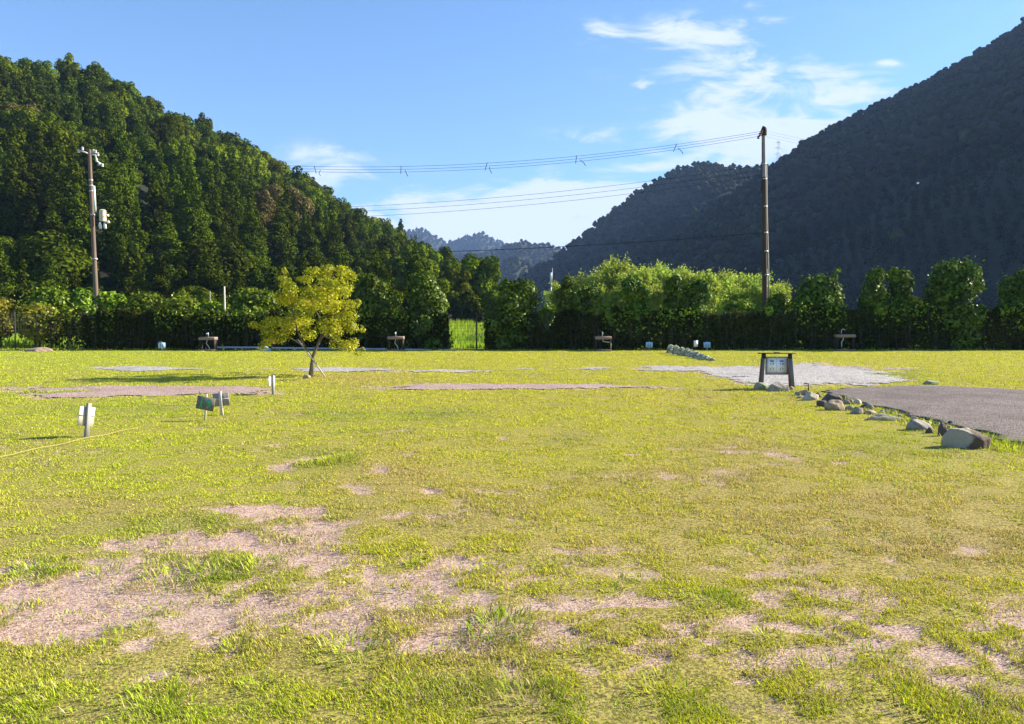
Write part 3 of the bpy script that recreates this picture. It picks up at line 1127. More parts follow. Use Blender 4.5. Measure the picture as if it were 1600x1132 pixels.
def build_far_hill(name, table, treeh, a0, a1, n, sp, ncard, cardsz, seed, terr, amp, label, cedar=.12, tmax=1.05, shape=.95, tmin=0.0, scale=1.0):
    rng = np.random.default_rng(seed)
    hill = Hill(table, treeh, amp, seed, shape)
    hill.terrain(name, *terr)
    az, d, t = hill.scatter(rng, a0, a1, n, tmax, tmin)
    x, y = d * np.sin(az), d * np.cos(az)
    k = thin(x, y, sp, rng)
    az, d, t, x, y = az[k], d[k], t[k], x[k], y[k]
    z = hill.z(az, d)
    n = len(x)
    ced = fbm(x / 120, y / 120, seed + 5, 3)
    isc = ced > 1 - cedar * 3.2
    if seed == 101:
        qx, qy = topx(x, y, z)
        isc = (qy > 215 + .42 * (1600 - qx) + 120 * (ced - .5)) & (qx > 1180) & (ced > .36)
    kind = np.where(isc, 2, rng.integers(0, 2, n))
    pr = [proto_dome(seed + 1, ncard, 7.4, 3.9, cardsz * .8), proto_dome(seed + 2, ncard, 6.8, 4.2, cardsz * .8, 3), tri(proto_cedar(seed + 3, int(ncard * 1.4), 12, 2.4, cardsz * .8))]
    sw = scale * (.66 + .6 * rng.random(n) ** 1.6)
    sc = np.stack([sw, sw * (.8 + .4 * rng.random(n))], -1)
    if seed == 101:
        i2 = np.where(isc)[0]
        merge_forest('forest', [tri(proto_cedar(seed + 3, 90, 12, 2.6, cardsz * .7))], np.stack([x, y, z - .5], -1)[i2], rng.random(len(i2)) * 6.283, sc[i2], np.zeros(len(i2), int), rng.random(len(i2)) * .4, M['far_cedar'],
                     'dark green cedar plantation on the lower right of the big mountain')
        i2 = np.where(~isc)[0]
        x, y, z, sc, kind, isc, n = x[i2], y[i2], z[i2], sc[i2], kind[i2], isc[i2], len(i2)
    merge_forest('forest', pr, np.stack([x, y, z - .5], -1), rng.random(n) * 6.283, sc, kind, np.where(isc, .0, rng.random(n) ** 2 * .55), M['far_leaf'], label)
    return n


build_left_hill()
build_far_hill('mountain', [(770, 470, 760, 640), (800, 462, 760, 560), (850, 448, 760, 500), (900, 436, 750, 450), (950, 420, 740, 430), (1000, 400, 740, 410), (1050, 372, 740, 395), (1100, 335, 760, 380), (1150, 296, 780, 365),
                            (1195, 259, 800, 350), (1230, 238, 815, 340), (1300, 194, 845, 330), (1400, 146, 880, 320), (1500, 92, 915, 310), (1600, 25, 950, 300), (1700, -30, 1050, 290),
                            (1813, -95, 1150, 280), (2240, -285, 1250, 270), (2892, -500, 1250, 270), (4000, -500, 1200, 270), (6000, 200, 1100, 270)],  # unseen ridge right of view, shaped to shade this slope but not the lawn
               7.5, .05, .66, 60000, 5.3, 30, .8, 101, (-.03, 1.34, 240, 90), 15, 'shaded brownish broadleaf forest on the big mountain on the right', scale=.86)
build_far_hill('mountain', [(775, 468, 1050, 900), (795, 440, 1050, 860), (850, 407, 1040, 800), (900, 374, 1030, 760), (950, 331, 1020, 740), (1000, 293, 1010, 720), (1050, 262, 1000, 710), (1090, 252, 1000, 700),
                            (1150, 259, 1000, 700), (1195, 262, 1000, 700), (1260, 300, 1000, 700), (1320, 380, 1000, 700)],
               8, -.01, .36, 16000, 5.9, 34, 1.0, 202, (-.03, .42, 110, 60), 13, 'forest on the rounded hill behind the utility pole', 0, scale=.98)
build_far_hill('mountain', [(745, 470, 1350, 1200), (765, 440, 1350, 1150), (785, 408, 1350, 1100), (808, 399, 1350, 1080), (830, 414, 1350, 1080), (850, 436, 1350, 1100), (880, 470, 1350, 1150)],
               8, -.05, .07, 3000, 9, 40, 1.7, 303, (-.055, .08, 50, 40), 9, 'forest on the small hazy hill in the valley gap', .05, scale=1.15)
build_far_hill('mountain', [(640, 430, 1900, 1500), (690, 402, 1900, 1450), (740, 396, 1900, 1430), (780, 389, 1900, 1400), (800, 383, 1900, 1400), (817, 376, 1900, 1400), (835, 382, 1900, 1400), (850, 380, 1900, 1400), (868, 384, 1900, 1400), (900, 398, 1900, 1420), (960, 440, 1900, 1450)],
               8, -.12, .08, 6000, 11, 30, 2.1, 404, (-.14, .14, 80, 40), 14, 'blue hazy forest on the distant ridge in the valley gap', .05, scale=1.3)
build_far_hill('mountain', [(560, 420, 3000, 2200), (610, 372, 3000, 2200), (640, 362, 3000, 2200), (657, 360, 3000, 2200), (680, 371, 3000, 2200), (700, 381, 3000, 2200), (722, 374, 3000, 2200), (740, 368, 3000, 2200), (753, 364, 3000, 2200), (775, 374, 3000, 2200), (800, 386, 3000, 2200),
                            (860, 400, 3000, 2200), (940, 440, 3000, 2200)],
               9, -.16, .05, 7000, 15, 24, 3.0, 505, (-.2, .12, 80, 40), 22, 'pale blue forest on the farthest peaks', .05, scale=1.7)

# ------------------------------------------------------------------ grass (stuff)
def build_grass():
    rng = np.random.default_rng(5)
    N = 2500000
    d = 2.55 * np.exp(rng.random(N) * math.log(46.0 / 2.55))
    u = (rng.random(N) - .5) * 2 * .84
    wide = rng.random(N) < .2
    u = np.where(wide, np.sign(u) * (.80 + 1.1 * rng.random(N)), u)
    y = d
    x = d * u
    bare, grav, strip, lush, dry = fields(x, y)
    cl = fbm(x * 9, y * 9, 91, 2)
    dens = (1 - bare) * (.35 + .65 * sstep(cl, .36, .55)) + .22 * sstep(cl, .52, .66)
    cl3 = fbm(x * 4.2, y * 4.2, 93, 3)
    fl = .40 + .35 * sstep(y, 5, 11)
    dens *= fl + (1 - fl) * sstep(cl3, .36, .56)
    dens = dens + .05 * bare
    dens *= 1 - .97 * sstep(strip, .38, .55)
    dens *= 1 - .985 * sstep(grav, .38, .56)
    dens = np.where(inpoly(x, y, ROADP), 0.004, dens)
    dens *= np.where(y > 42.6, .3, 1)
    k = rng.random(N) < dens
    x, y, d, lush, dry, bare, cl = x[k], y[k], d[k], lush[k], dry[k], bare[k], cl[k]
    n = len(x)
    cl2 = fbm(x * 4.2, y * 4.2, 93, 3)
    h = (.011 + .018 * rng.random(n) ** 1.5 + .013 * lush * rng.random(n)) * (.45 + .75 * sstep(cl2, .3, .7)) * np.clip(.75 + d / 22, .8, 1.7)
    w = (.0019 + .00062 * d) * (.6 + .8 * rng.random(n)) * (1 + .8 * sstep(np.abs(x / y), .80, 1.1))
    a = rng.random(n) * 6.283
    ln = .45 + .95 * rng.random(n)
    # long blades of the rosettes and weeds
    tufts = []
    for (px, py, cnt, L) in ((785, 985, 260, .17), (330, 893, 260, .13), (400, 885, 200, .12), (270, 900, 160, .12), (60, 890, 120, .11), (45, 880, 80, .1), (5, 968, 120, .15), (760, 890, 90, .1), (650, 880, 60, .09),
                             (870, 880, 120, .1), (1120, 940, 160, .13), (550, 1020, 160, .14), (590, 1045, 120, .13), (170, 1010, 60, .08), (370, 1010, 90, .12), (520, 722, 300, .14), (490, 725, 200, .13), (545, 715, 160, .12),
                             (170, 985, 26, .07), (108, 965, 20, .07), (230, 978, 22, .08), (700, 960, 26, .07), (930, 880, 60, .08), (1000, 905, 60, .08), (1050, 1090, 150, .13), (820, 1100, 150, .14), (240, 1100, 150, .13),
                             (1300, 1060, 120, .12), (1440, 1100, 150, .12), (640, 1090, 120, .12), (400, 1075, 90, .1), (1200, 1000, 60, .1), (1500, 960, 60, .09), (960, 925, 60, .08), (95, 1015, 30, .1), (100, 1090, 140, .13)):
        tufts.append((gp(px, py), cnt, L, .16 if cnt > 100 else .07))
    # grasses along the stones by the road
    for (px, py, cnt, L) in ((1420, 660, 60, .2), (1465, 672, 110, .24), (1448, 668, 60, .2), (1560, 694, 220, .26), (1575, 700, 160, .22), (1540, 690, 120, .3), (1350, 640, 50, .14), (1240, 615, 90, .14), (1395, 655, 60, .16), (1190, 606, 80, .14), (1260, 612, 60, .12),
                             (1375, 648, 40, .12), (1585, 704, 160, .2), (1290, 622, 40, .12), (1500, 690, 60, .14), (1410, 590, 160, .18), (1380, 586, 90, .15), (1180, 604, 60, .12), (1440, 600, 60, .15), (1345, 600, 60, .1), (90, 613, 260, .14), (50, 612, 200, .13), (130, 611, 160, .12)):
        tufts.append((gp(px, py), cnt, L, .22))
    for i in range(90):
        f = rng.random()
        px = 1292 + 300 * f
        py = np.interp(px, [1292, 1350, 1400, 1450, 1500, 1560, 1600], [617, 634, 648, 661, 673, 690, 700])
        tufts.append((gp(px, py + rng.normal() * 1.2), 34, .12 + .06 * rng.random(), .22))
    # weeds under the fence and round the young maple
    for i in range(120):
        tufts.append((np.array([-34 + 78 * rng.random(), 43.0 + .8 * rng.random(), 0]), 36, .3 + .2 * rng.random(), .3))
    # scattered tufts over the lawn
    for i in range(520):
        dd = 3 + 19 * rng.random() ** 1.5
        xx = dd * (rng.random() - .5) * 1.5
        tufts.append((np.array([xx, dd, 0]), int(10 + 26 * rng.random()), .06 + .05 * rng.random(), .05 + .07 * rng.random()))
    tx, ty, th, tw, ta, tl, tlush, tdry, td = [], [], [], [], [], [], [], [], []
    for (p, cnt, L, rad) in tufts:
        b_, g_, s_, _, _ = fields(np.array([p[0]]), np.array([p[1]]))
        if L < .12 and (g_[0] > .45 or s_[0] > .45 or inpoly(np.array([p[0]]), np.array([p[1]]), ROADP)[0]):
            continue
        dd = p[1]
        aa = rng.random(cnt) * 6.283
        rr = rad * np.sqrt(rng.random(cnt)) * (1 + dd * .03)
        tx.append(p[0] + rr * np.cos(aa)); ty.append(p[1] + rr * np.sin(aa) * 1.2)
        th.append(L * .46 * (.35 + .8 * rng.random(cnt))); tw.append(np.full(cnt, .0035 + .0008 * dd) * (.6 + .8 * rng.random(cnt)))
        ta.append(aa + rng.normal(size=cnt) * .7); tl.append(.6 + .95 * rng.random(cnt))
        tlush.append(np.full(cnt, .35 + .65 * rng.random())); tdry.append(np.full(cnt, .1)); td.append(np.full(cnt, dd))
    x = np.concatenate([x] + tx); y = np.concatenate([y] + ty); h = np.concatenate([h] + th); w = np.concatenate([w] + tw)
    a = np.concatenate([a] + ta); ln = np.concatenate([ln] + tl); lush = np.concatenate([lush] + tlush); dry = np.concatenate([dry] + tdry)
    n = len(x)
    z = ground_z(x, y) - .004
    col = lawn_colour(x, y, lush, dry)
    r1 = rng.random(n)
    bare_b = np.concatenate([bare, np.zeros(n - len(bare))])
    straw = (rng.random(n) < .12 + .06 * sstep(9 - y, 0, 5) + .30 * dry + .5 * bare_b)[:, None]
    dull = (rng.random(n) < .22)[:, None]
    col = np.where(dull, np.array([.28, .35, .04]), col)
    col = np.where(straw, np.array([.52, .42, .20]) * (.7 + .5 * r1[:, None]), col * (.7 + .6 * r1[:, None]))
    dirx, diry = np.cos(a), np.sin(a)
    b0 = np.stack([x, y, z], -1)
    side = np.stack([-diry, dirx, np.zeros(n)], -1) * w[:, None] * .5
    fwd = np.stack([dirx, diry, np.zeros(n)], -1)
    up = np.array([0, 0, 1.0])
    mid = b0 + fwd * (h * np.sin(ln * .55) * .55)[:, None] + up * (h * np.cos(ln * .55) * .55)[:, None]
    tip = mid + fwd * (h * np.sin(ln) * .55)[:, None] + up * (h * np.cos(ln) * .55)[:, None]
    V = np.stack([b0 - side, b0 + side, mid + side * .8, mid - side * .8, tip], 1).reshape(-1, 3)
    i = np.arange(n)[:, None] * 5
    Q = i + np.array([[0, 1, 2, 3]])
    T = i + np.array([[3, 2, 4]])
    me = mesh_np('grass', V, [Q, T], M['grass'], {'col': np.repeat(col, 5, 0)})
    tag(link('grass', me), 'short yellow green lawn grass over the camp ground', 'grass', kind='stuff')
    # tall grass of the field behind the fence
    n = 70000
    x = -48 + 96 * rng.random(n)
    y = 47 + 60 * rng.random(n) ** 1.4
    k = (fbm(x / 3, y / 3, 8, 2) > .3)
    x, y = x[k], y[k]
    n = len(x)
    h = .35 + .6 * rng.random(n)
    h = np.where(np.abs(x + 2.5) < 2.5, h * .55, h)
    w = .03 + .03 * rng.random(n)
    a = rng.random(n) * 6.283
    z = ground_z(x, y)
    side = np.stack([np.cos(a), np.sin(a), 0 * a], -1) * w[:, None]
    b0 = np.stack([x, y, z], -1)
    tip = b0 + np.stack([.2 * rng.normal(size=n) * h, .2 * rng.normal(size=n) * h, h], -1)
    V = np.stack([b0 - side, b0 + side, tip], 1).reshape(-1, 3)
    c = np.array([.26, .40, .03]) * (.7 + .6 * rng.random(n)[:, None]) + np.array([.10, .05, .01]) * (rng.random(n) ** 2)[:, None]
    me = mesh_np('field_grass', V, [np.arange(n * 3).reshape(n, 3)], M['grass'], {'col': np.repeat(c, 3, 0)})
    tag(link('field_grass', me), 'tall green grass of the field behind the wire fence', 'grass', kind='stuff')


build_grass()

# ------------------------------------------------------------------ fence
FY = 43.6


def build_fence():
    x0, x1, step = -32.0, 34.0, 2.0
    f = empty('wire_fence', (0, FY, 0), 'long dark wire mesh fence closing the back of the lawn', 'fence')
    post = MB()
    post.tube([(0, 0, 0), (0, 0, 2.12)], .035, 8)
    post.tube([(0, 0, 2.12), (0, 0, 2.15)], [.042, .02], 8)
    p0 = post.build('post', M['fence_post'], f)
    pan = MB()
    for i in range(14):
        pan.box((.04 + 1.92 * i / 13, 0, 1.04), (.008, .008, 1.98))
    for i in range(13):
        pan.box((1.0, .008, .06 + 1.96 * i / 12), (1.92, .007, .007))
    q0 = pan.build('mesh_panel', M['fence_wire'], f)
    n = int((x1 - x0) / step)
    for i in range(n + 1):
        o = p0 if i == 0 else p0.copy()
        if i:
            COL.objects.link(o)
            o.parent = f
        o.location = (x0 + step * i, 0, 0)
        if i < n:
            o = q0 if i == 0 else q0.copy()
            if i:
                COL.objects.link(o)
                o.parent = f
            o.location = (x0 + step * i, 0, 0)


build_fence()


# ------------------------------------------------------------------ shrubs and hedges along the fence
def stem_mesh(pts_list, rads, n=6):
    m = MB()
    for p, r in zip(pts_list, rads):
        m.tube(p, r, n)
    return m


def shrub(px0, px1, pytop, Y, mat, label, n=5200, size=.13, seed=0, shape='column', zb=0.1, cat='shrub', name='tall_shrub', group=None, skirt=.35):
    rng = np.random.default_rng(seed + 1000)
    a, b = at(px0, pytop, Y), at(px1, pytop, Y)
    cx, wid, H = (a[0] + b[0]) / 2, b[0] - a[0], a[2]
    rx = wid / 2 * .92
    ry = min(max(rx * .85, .5), 1.5)
    bl = []
    k = max(16, int(12 * wid))
    for i in range(k):
        t = rng.random()
        z = zb + (H - zb) * t
        if shape == 'column':
            env = (1.0 if t < .62 else math.sqrt(max(0.03, 1 - ((t - .62) / .40) ** 2))) * (.72 + .28 * min(1, t / .25))
        elif shape == 'cone':
            env = (1.02 - t) ** .6 * 1.1
        else:
            env = math.sqrt(max(.05, 1 - (2 * t - .95) ** 2 * .95))
        an = rng.random() * 6.283
        r = env * .72
        s = (.26 + .22 * rng.random()) * min(rx, 1.4)
        z = min(z, H - s * .75)
        bl.append((r * rx * math.cos(an), r * ry * math.sin(an), z, s))
    bl.append((0, 0, H - rx * .38, rx * .42))
    for j in range(5):
        bl.append((0, 0, zb + (H - zb) * (.12 + .16 * j), rx * .62, ry * .62, (H - zb) * .13) if False else (0, 0, zb + (H - zb) * (.12 + .16 * j), rx * .6))
    n = int(n * 1.7)
    size = size * .78
    V, Q, t = crown_from_blobs(bl, n, size, rng, shell=.6, upb=.3, rnd=.34)
    # stray shoots that break the outline
    ns = int(n * .06)
    d = norm(rng.normal(size=(ns, 3)) + np.array([0, 0, .6]))
    kk = rng.integers(0, k, ns)
    B = np.array(bl[:k])
    C = B[kk, :3] + d * (B[kk, 3:4] * (1.1 + .45 * rng.random((ns, 1))))
    V2, Q2 = cards(C, rng.normal(size=(ns, 3)), size * (.6 + .5 * rng.random(ns)), rng)
    Vv = np.concatenate([V, V2])
    z = Vv[:, 2]
    Vv[:, 2] = np.maximum(z, .02)
    tt = np.concatenate([t, np.repeat(rng.random(ns), 4)])
    root = empty(name, (cx, Y, 0), label, cat, group)
    link('foliage', mesh_np('foliage', Vv, [np.concatenate([Q, Q2 + len(V)])], mat, {'tint': tt}), root)
    st = MB()
    for j in range(4):
        an = rng.random() * 6.283
        st.tube([(.1 * math.cos(an), .1 * math.sin(an), -.05), (.2 * math.cos(an), .2 * math.sin(an), H * .3), (rx * .4 * math.cos(an), ry * .4 * math.sin(an), H * .7)], [.06, .045, .02], 6)
    st.build('stem', M['bark_dark'], root)
    return root


SH = 'clipped evergreen shrubs along the fence'
shrub(549, 612, 433, 44.25, M['shrub'], 'tall leafy green shrub half hidden by the yellow maple', 5600, seed=1, group=SH)
shrub(623, 704, 425, 44.25, M['shrub'], 'tall pointed dense green shrub behind the plank sink right of the maple', 7000, seed=2, shape='cone', group=SH)
shrub(754, 846, 441, 44.25, M['shrub'], 'broad dark rounded shrub beside the open field gap in the fence', 7600, seed=3, group=SH)
shrub(866, 905, 437, 44.25, M['shrub'], 'narrow taller half of the twin shrub behind the middle sink', 3600, seed=4, group=SH)
shrub(896, 948, 452, 44.25, M['shrub'], 'lower rounded half of the twin shrub behind the middle sink', 4200, seed=5, group=SH)
shrub(966, 1018, 434, 44.25, M['shrub'], 'narrow dark shrub with bright right edge in front of the bamboo', 4600, seed=6, group=SH)
shrub(1036, 1072, 432, 44.25, M['shrub'], 'slim dark flat topped shrub in front of the bamboo', 3600, seed=7, group=SH)
shrub(1066, 1113, 441, 44.25, M['shrub'], 'stocky dark shrub above the white notice by the flower row', 4200, seed=8, group=SH)
shrub(1238, 1322, 436, 45.2, M['shrub'], 'vine tangled bushy shrub with a curling tendril right of the pole', 6400, seed=9, group=SH, shape='dome')
shrub(1338, 1390, 424, 44.25, M['shrub'], 'left bump of the paired shrubs above the far right sink', 4600, seed=10, group=SH)
shrub(1376, 1434, 425, 45.0, M['shrub'], 'right bump of the paired shrubs above the far right sink', 5000, seed=11, group=SH)
shrub(1448, 1543, 412, 44.25, M['shrub'], 'large rounded shrub with ragged top near the right edge', 8200, seed=12, group=SH, shape='dome')
shrub(1552, 1668, 424, 45.0, M['shrub'], 'wide shrub cut off by the right edge of the view', 7600, seed=13, group=SH, shape='dome')
BS = 'sunny bushes behind the left fence'
shrub(34, 118, 455, 50.0, M['shrub_bright'], 'bright leafy bush left of the transformer pole', 5200, .16, 21, 'dome', .6, 'bush', 'leafy_bush', BS)
shrub(104, 150, 453, 51.0, M['shrub_bright'], 'bright bush directly in front of the transformer pole', 3600, .16, 22, 'dome', .6, 'bush', 'leafy_bush', BS)
shrub(148, 198, 458, 50.0, M['shrub_bright'], 'fresh green long leaved bush right of the transformer pole', 4200, .18, 23, 'dome', .5, 'bush', 'leafy_bush', BS)
shrub(192, 262, 464, 50.0, M['shrub_bright'], 'low green bush with dark hollow between the pole and the blue sign', 4600, .15, 24, 'dome', .5, 'bush', 'leafy_bush', BS)
shrub(250, 316, 468, 50.0, M['shrub_bright'], 'light green bush above the small blue sign', 4600, .15, 25, 'dome', .5, 'bush', 'leafy_bush', BS)
shrub(300, 356, 474, 49.5, M['shrub_bright'], 'spreading bush above the leftmost sink', 4200, .15, 26, 'dome', .5, 'bush', 'leafy_bush', BS)
shrub(350, 440, 458, 49.5, M['shrub_bright'], 'bush with pale shoots left of the yellow maple', 5600, .15, 27, 'dome', .5, 'bush', 'leafy_bush', BS)
shrub(24, 92, 482, 47.0, M['shrub_yellow'], 'yellow leaved bush at the left end of the fence', 3600, .13, 28, 'dome', .9, 'bush', 'leafy_bush', BS)
shrub(-40, 30, 470, 48.5, M['shrub_yellow'], 'olive yellow bush cut by the left edge of the view', 3600, .13, 29, 'dome', .9, 'bush', 'leafy_bush', BS)
shrub(1128, 1190, 474, 47.5, M['shrub_bright'], 'light bush between the bamboo and the dark hedge', 4200, .14, 30, 'dome', .4, 'bush', 'leafy_bush', 'sunny bushes behind the right fence')
shrub(1186, 1245, 462, 47.0, M['shrub_bright'], 'green bush at the foot of the brown utility pole', 4200, .14, 31, 'dome', .4, 'bush', 'leafy_bush', 'sunny bushes behind the right fence')
shrub(838, 872, 478, 49.0, M['shrub_bright'], 'small light bush left of the twin shrub', 2400, .13, 32, 'dome', .4, 'bush', 'leafy_bush', 'sunny bushes behind the right fence')


def hedge(px0, px1, htop, label, seed, n_per_m=1500, hole=None, depth=.75, stems=6, zlow=0.0):
    """creeper curtain grown through the wire fence"""
    rng = np.random.default_rng(seed + 300)
    a, b = at(px0, 548, FY)[0], at(px1, 548, FY)[0]
    L = b - a
    n = int(L * n_per_m)
    x = rng.random(n) * L
    prof = htop + (fbm(x * .9, x * 0 + seed, seed, 3) - .55) * .9 + .22 * (rng.random(n) ** 3)
    if callable(hole):
        prof = prof * hole((x + a))
    z = zlow + (prof - zlow) * rng.random(n) ** .8
    top = sstep(z / prof, .75, 1.0)
    y = (rng.random(n) - .62) * depth * 1.2 * (1 - .35 * top)
    C = np.stack([x, y, z], -1)
    N = rng.normal(size=(n, 3)) * .7 + np.array([0, -.6, .4])
    V, Q = cards(C, N, .075 + .05 * rng.random(n), rng)
    V[:, 2] = np.maximum(V[:, 2], .01)
    root = empty('creeper_hedge', (a, FY + .28, 0), label, 'hedge')
    t = np.clip(.5 * fbm(x * .7, z * .9, seed + 7, 2) + .5 * rng.random(n), 0, 1)
    k2 = int(L * 80)
    x2 = rng.random(k2) * L
    m2 = fbm(x2 * .55, x2 * 0, seed + 40, 3) > .46
    x2 = x2[m2]
    k2 = len(x2)
    z2 = htop * (.35 + .75 * rng.random(k2) ** .5) + .12 * rng.normal(size=k2)
    C2 = np.stack([x2, -.42 - .2 * rng.random(k2), np.maximum(z2, .1)], -1)
    V2, Q2 = cards(C2, rng.normal(size=(k2, 3)) + np.array([0, -.4, .4]), .07 + .05 * rng.random(k2), rng)
    link('foliage', mesh_np('foliage', np.concatenate([V, V2]), [np.concatenate([Q, Q2 + len(V)])], [M['creeper'], M['shrub_bright']],
                            {'tint': np.concatenate([np.repeat(t, 4), np.repeat(rng.random(k2), 4)])}, midx=np.concatenate([np.zeros(len(Q)), np.ones(len(Q2))])), root)
    st = MB()
    for i in range(int(L * stems)):
        xx = rng.random() * L
        hh = htop * (.5 + .55 * rng.random())
        dx = rng.normal() * .18
        yy = -.45 - .15 * rng.random()
        z0 = max(0.0, hh - .5 - 1.5 * rng.random()) if rng.random() < .4 else 0.0
        st.tube([(xx, yy, z0), (xx + dx * .5 + .05 * rng.normal(), yy + .03, z0 + (hh - z0) * .5), (xx + dx, yy + .06, hh)], [.017, .013, .008], 4, cap=False)
    st.build('dry_vine', M['dry_vine'], root)
    return root


hedge(74, 130, 2.0, 'thin dark creeper clump with gaps at the left end of the fence', 1, 300)
hedge(128, 700, 2.05, 'long dark creeper hedge from the transformer pole to the field gap', 2)
def dips(x):
    f = 1.0
    for p in (856, 957):
        c = at(p, 548, FY)[0]
        f = f * (1 - .5 * np.exp(-((x - c) / .42) ** 2))
    return f


hedge(758, 958, 2.0, 'dark creeper hedge between the field gap and the bamboo', 3, hole=dips)
hedge(956, 1240, 2.05, 'dark brownish creeper hedge below the bamboo', 4)
hedge(1238, 1680, 2.25, 'dense dark creeper hedge along the right part of the fence', 5)


def build_tendril():
    m = MB()
    p = [at(1285, 446, 45.2), at(1292, 440, 45.2), at(1300, 436, 45.2), at(1306, 430, 45.2), at(1310, 424, 45.2)]
    m.tube(p, [.03, .025, .02, .015, .01], 5)
    rng = np.random.default_rng(8)
    C = np.concatenate([np.array(q) + rng.normal(size=(14, 3)) * .09 for q in p])
    o = m.build('climbing_vine', M['bark_dark'])
    tag(o, 'leafy vine tendril curling up from the tangled shrub right of the pole', 'vine')
    V, Q = cards(C, rng.normal(size=C.shape), .1 + .05 * rng.random(len(C)), rng)
    link('foliage', mesh_np('foliage', V, [Q], M['shrub_bright'], {'tint': np.repeat(rng.random(len(C)), 4)}), o)


build_tendril()


# ------------------------------------------------------------------ bamboo grove and other trees behind the fence
def build_bamboo():
    protos = []
    for s in range(3):
        rng = np.random.default_rng(700 + s)
        H = 8.5
        st = MB()
        C, NN = [], []
        for c in range(7):
            an = rng.random() * 6.283
            r0 = .5 * rng.random()
            lean = .5 + .9 * rng.random()
            hh = H * (.78 + .24 * rng.random())
            pts = []
            for i in range(9):
                t = i / 8
                off = r0 + lean * t ** 2.2 + (.8 * (t - .8) * 5 * lean * .35 if t > .8 else 0)
                pts.append((off * math.cos(an), off * math.sin(an), hh * (t - .10 * max(0, t - .75) ** 1.3 * 4)))
            st.tube(pts, list(np.linspace(.05, .012, 9)), 5, cap=False)
            P = np.array(pts)
            for k in range(26):
                t = 2.2 + 5.8 * rng.random() ** .8
                i = int(min(7, t))
                q = P[i] + (P[i + 1] - P[i]) * (t - i)
                rad = .55 * (1.1 - .5 * t / 8)
                cc = q + rng.normal(size=(22, 3)) * np.array([rad, rad, .35]) + np.array([0, 0, -.1])
                C.append(cc)
        C = np.concatenate(C)
        V, Q = cards(C, rng.normal(size=C.shape) + np.array([0, 0, .3]), .15 + .12 * rng.random(len(C)), rng, .34, droop=.9)
        t = np.clip(.4 * fbm(C[:, 0] * 2, C[:, 2] * 1.5, s, 2) + .6 * rng.random(len(C)), 0, 1)
        me = mesh_np('foliage', V, [Q], M['bamboo'], {'tint': np.repeat(t, 4)})
        cm = st.build('culms', M['culm'])
        protos.append((me, cm.data))
        bpy.data.objects.remove(cm)
    rng = np.random.default_rng(77)
    tops = [(885, 442), (905, 436), (925, 430), (944, 428), (962, 408), (975, 424), (990, 420), (1008, 420), (1022, 424), (1035, 428), (1050, 419), (1062, 427), (1076, 428), (1090, 422), (1104, 428), (1118, 428),
            (1132, 430), (1146, 432), (1160, 440), (1175, 430), (1188, 434), (1205, 442), (1218, 446), (950, 446), (1015, 442), (1085, 442), (1140, 448), (1165, 452), (915, 450), (1195, 452), (870, 455)]
    for i, (px, py) in enumerate(tops):
        Y = 66 + 12 * rng.random()
        p = at(px, py, Y)
        root = empty('bamboo', (p[0], Y, float(ground_z(p[0], Y)) - .1), 'feathery light green bamboo clump behind the fence left of the brown pole', 'bamboo', 'bamboo grove behind the fence', rng.random() * 6.28)
        s = (p[2] + .25) / 8.2
        root.scale = (s * 1.0, s * 1.0, s)
        me, cu = protos[i % 3]
        link('foliage', me, root)
        link('culms', cu, root)


build_bamboo()


def single_tree(px, pytop, Y, wpx, mat, label, seed, n=9000, name='round_tree'):
    p = at(px, pytop, Y)
    H = p[2] - float(ground_z(p[0], Y)) + .1
    Rr = wpx / 2 * Y / FPX
    V, Q, t = proto_broad(seed, n, H, Rr, .0021 * Y, 34)
    root = empty(name, (p[0], Y, float(ground_z(p[0], Y)) - .1), label, 'tree')
    link('crown', mesh_np('crown', V, [Q], mat, {'tint': t}), root)
    m = MB()
    m.tube([(0, 0, -.2), (.1, 0, H * .3), (0, .1, H * .7)], [.3, .24, .1], 7)
    m.build('trunk', M['bark'], root)


single_tree(752, 402, 128, 66, M['hill_mid'], 'rounded light green tree at the foot of the ridge left of the valley gap', 61)
single_tree(712, 420, 124, 60, M['hill_olive'], 'greyish olive tree behind the open field gap', 62)
single_tree(676, 440, 105, 60, M['hill_mid'], 'low green tree between the pointed shrub and the valley gap', 63)
single_tree(735, 464, 118, 62, M['hill_dark'], 'small dark tree above the field seen through the gap', 64, 8000)
single_tree(778, 465, 112, 50, M['hill_mid'], 'small green tree behind the broad rounded shrub', 65, 8000)
single_tree(200, 388, 90, 46, M['hill_dark'], 'upright green tree right of the transformer pole', 66, 8000)
single_tree(60, 412, 90, 52, M['cedar'], 'dark upright tree at the forest edge left of the transformer pole', 67, 8000)
single_tree(590, 430, 80, 70, M['hill_dark'], 'dark tree standing behind the yellow maple', 68, 8000)
single_tree(1440, 470, 66, 90, M['hill_dark'], 'low dark tree between the paired shrubs and the large right shrub', 69, 8000)


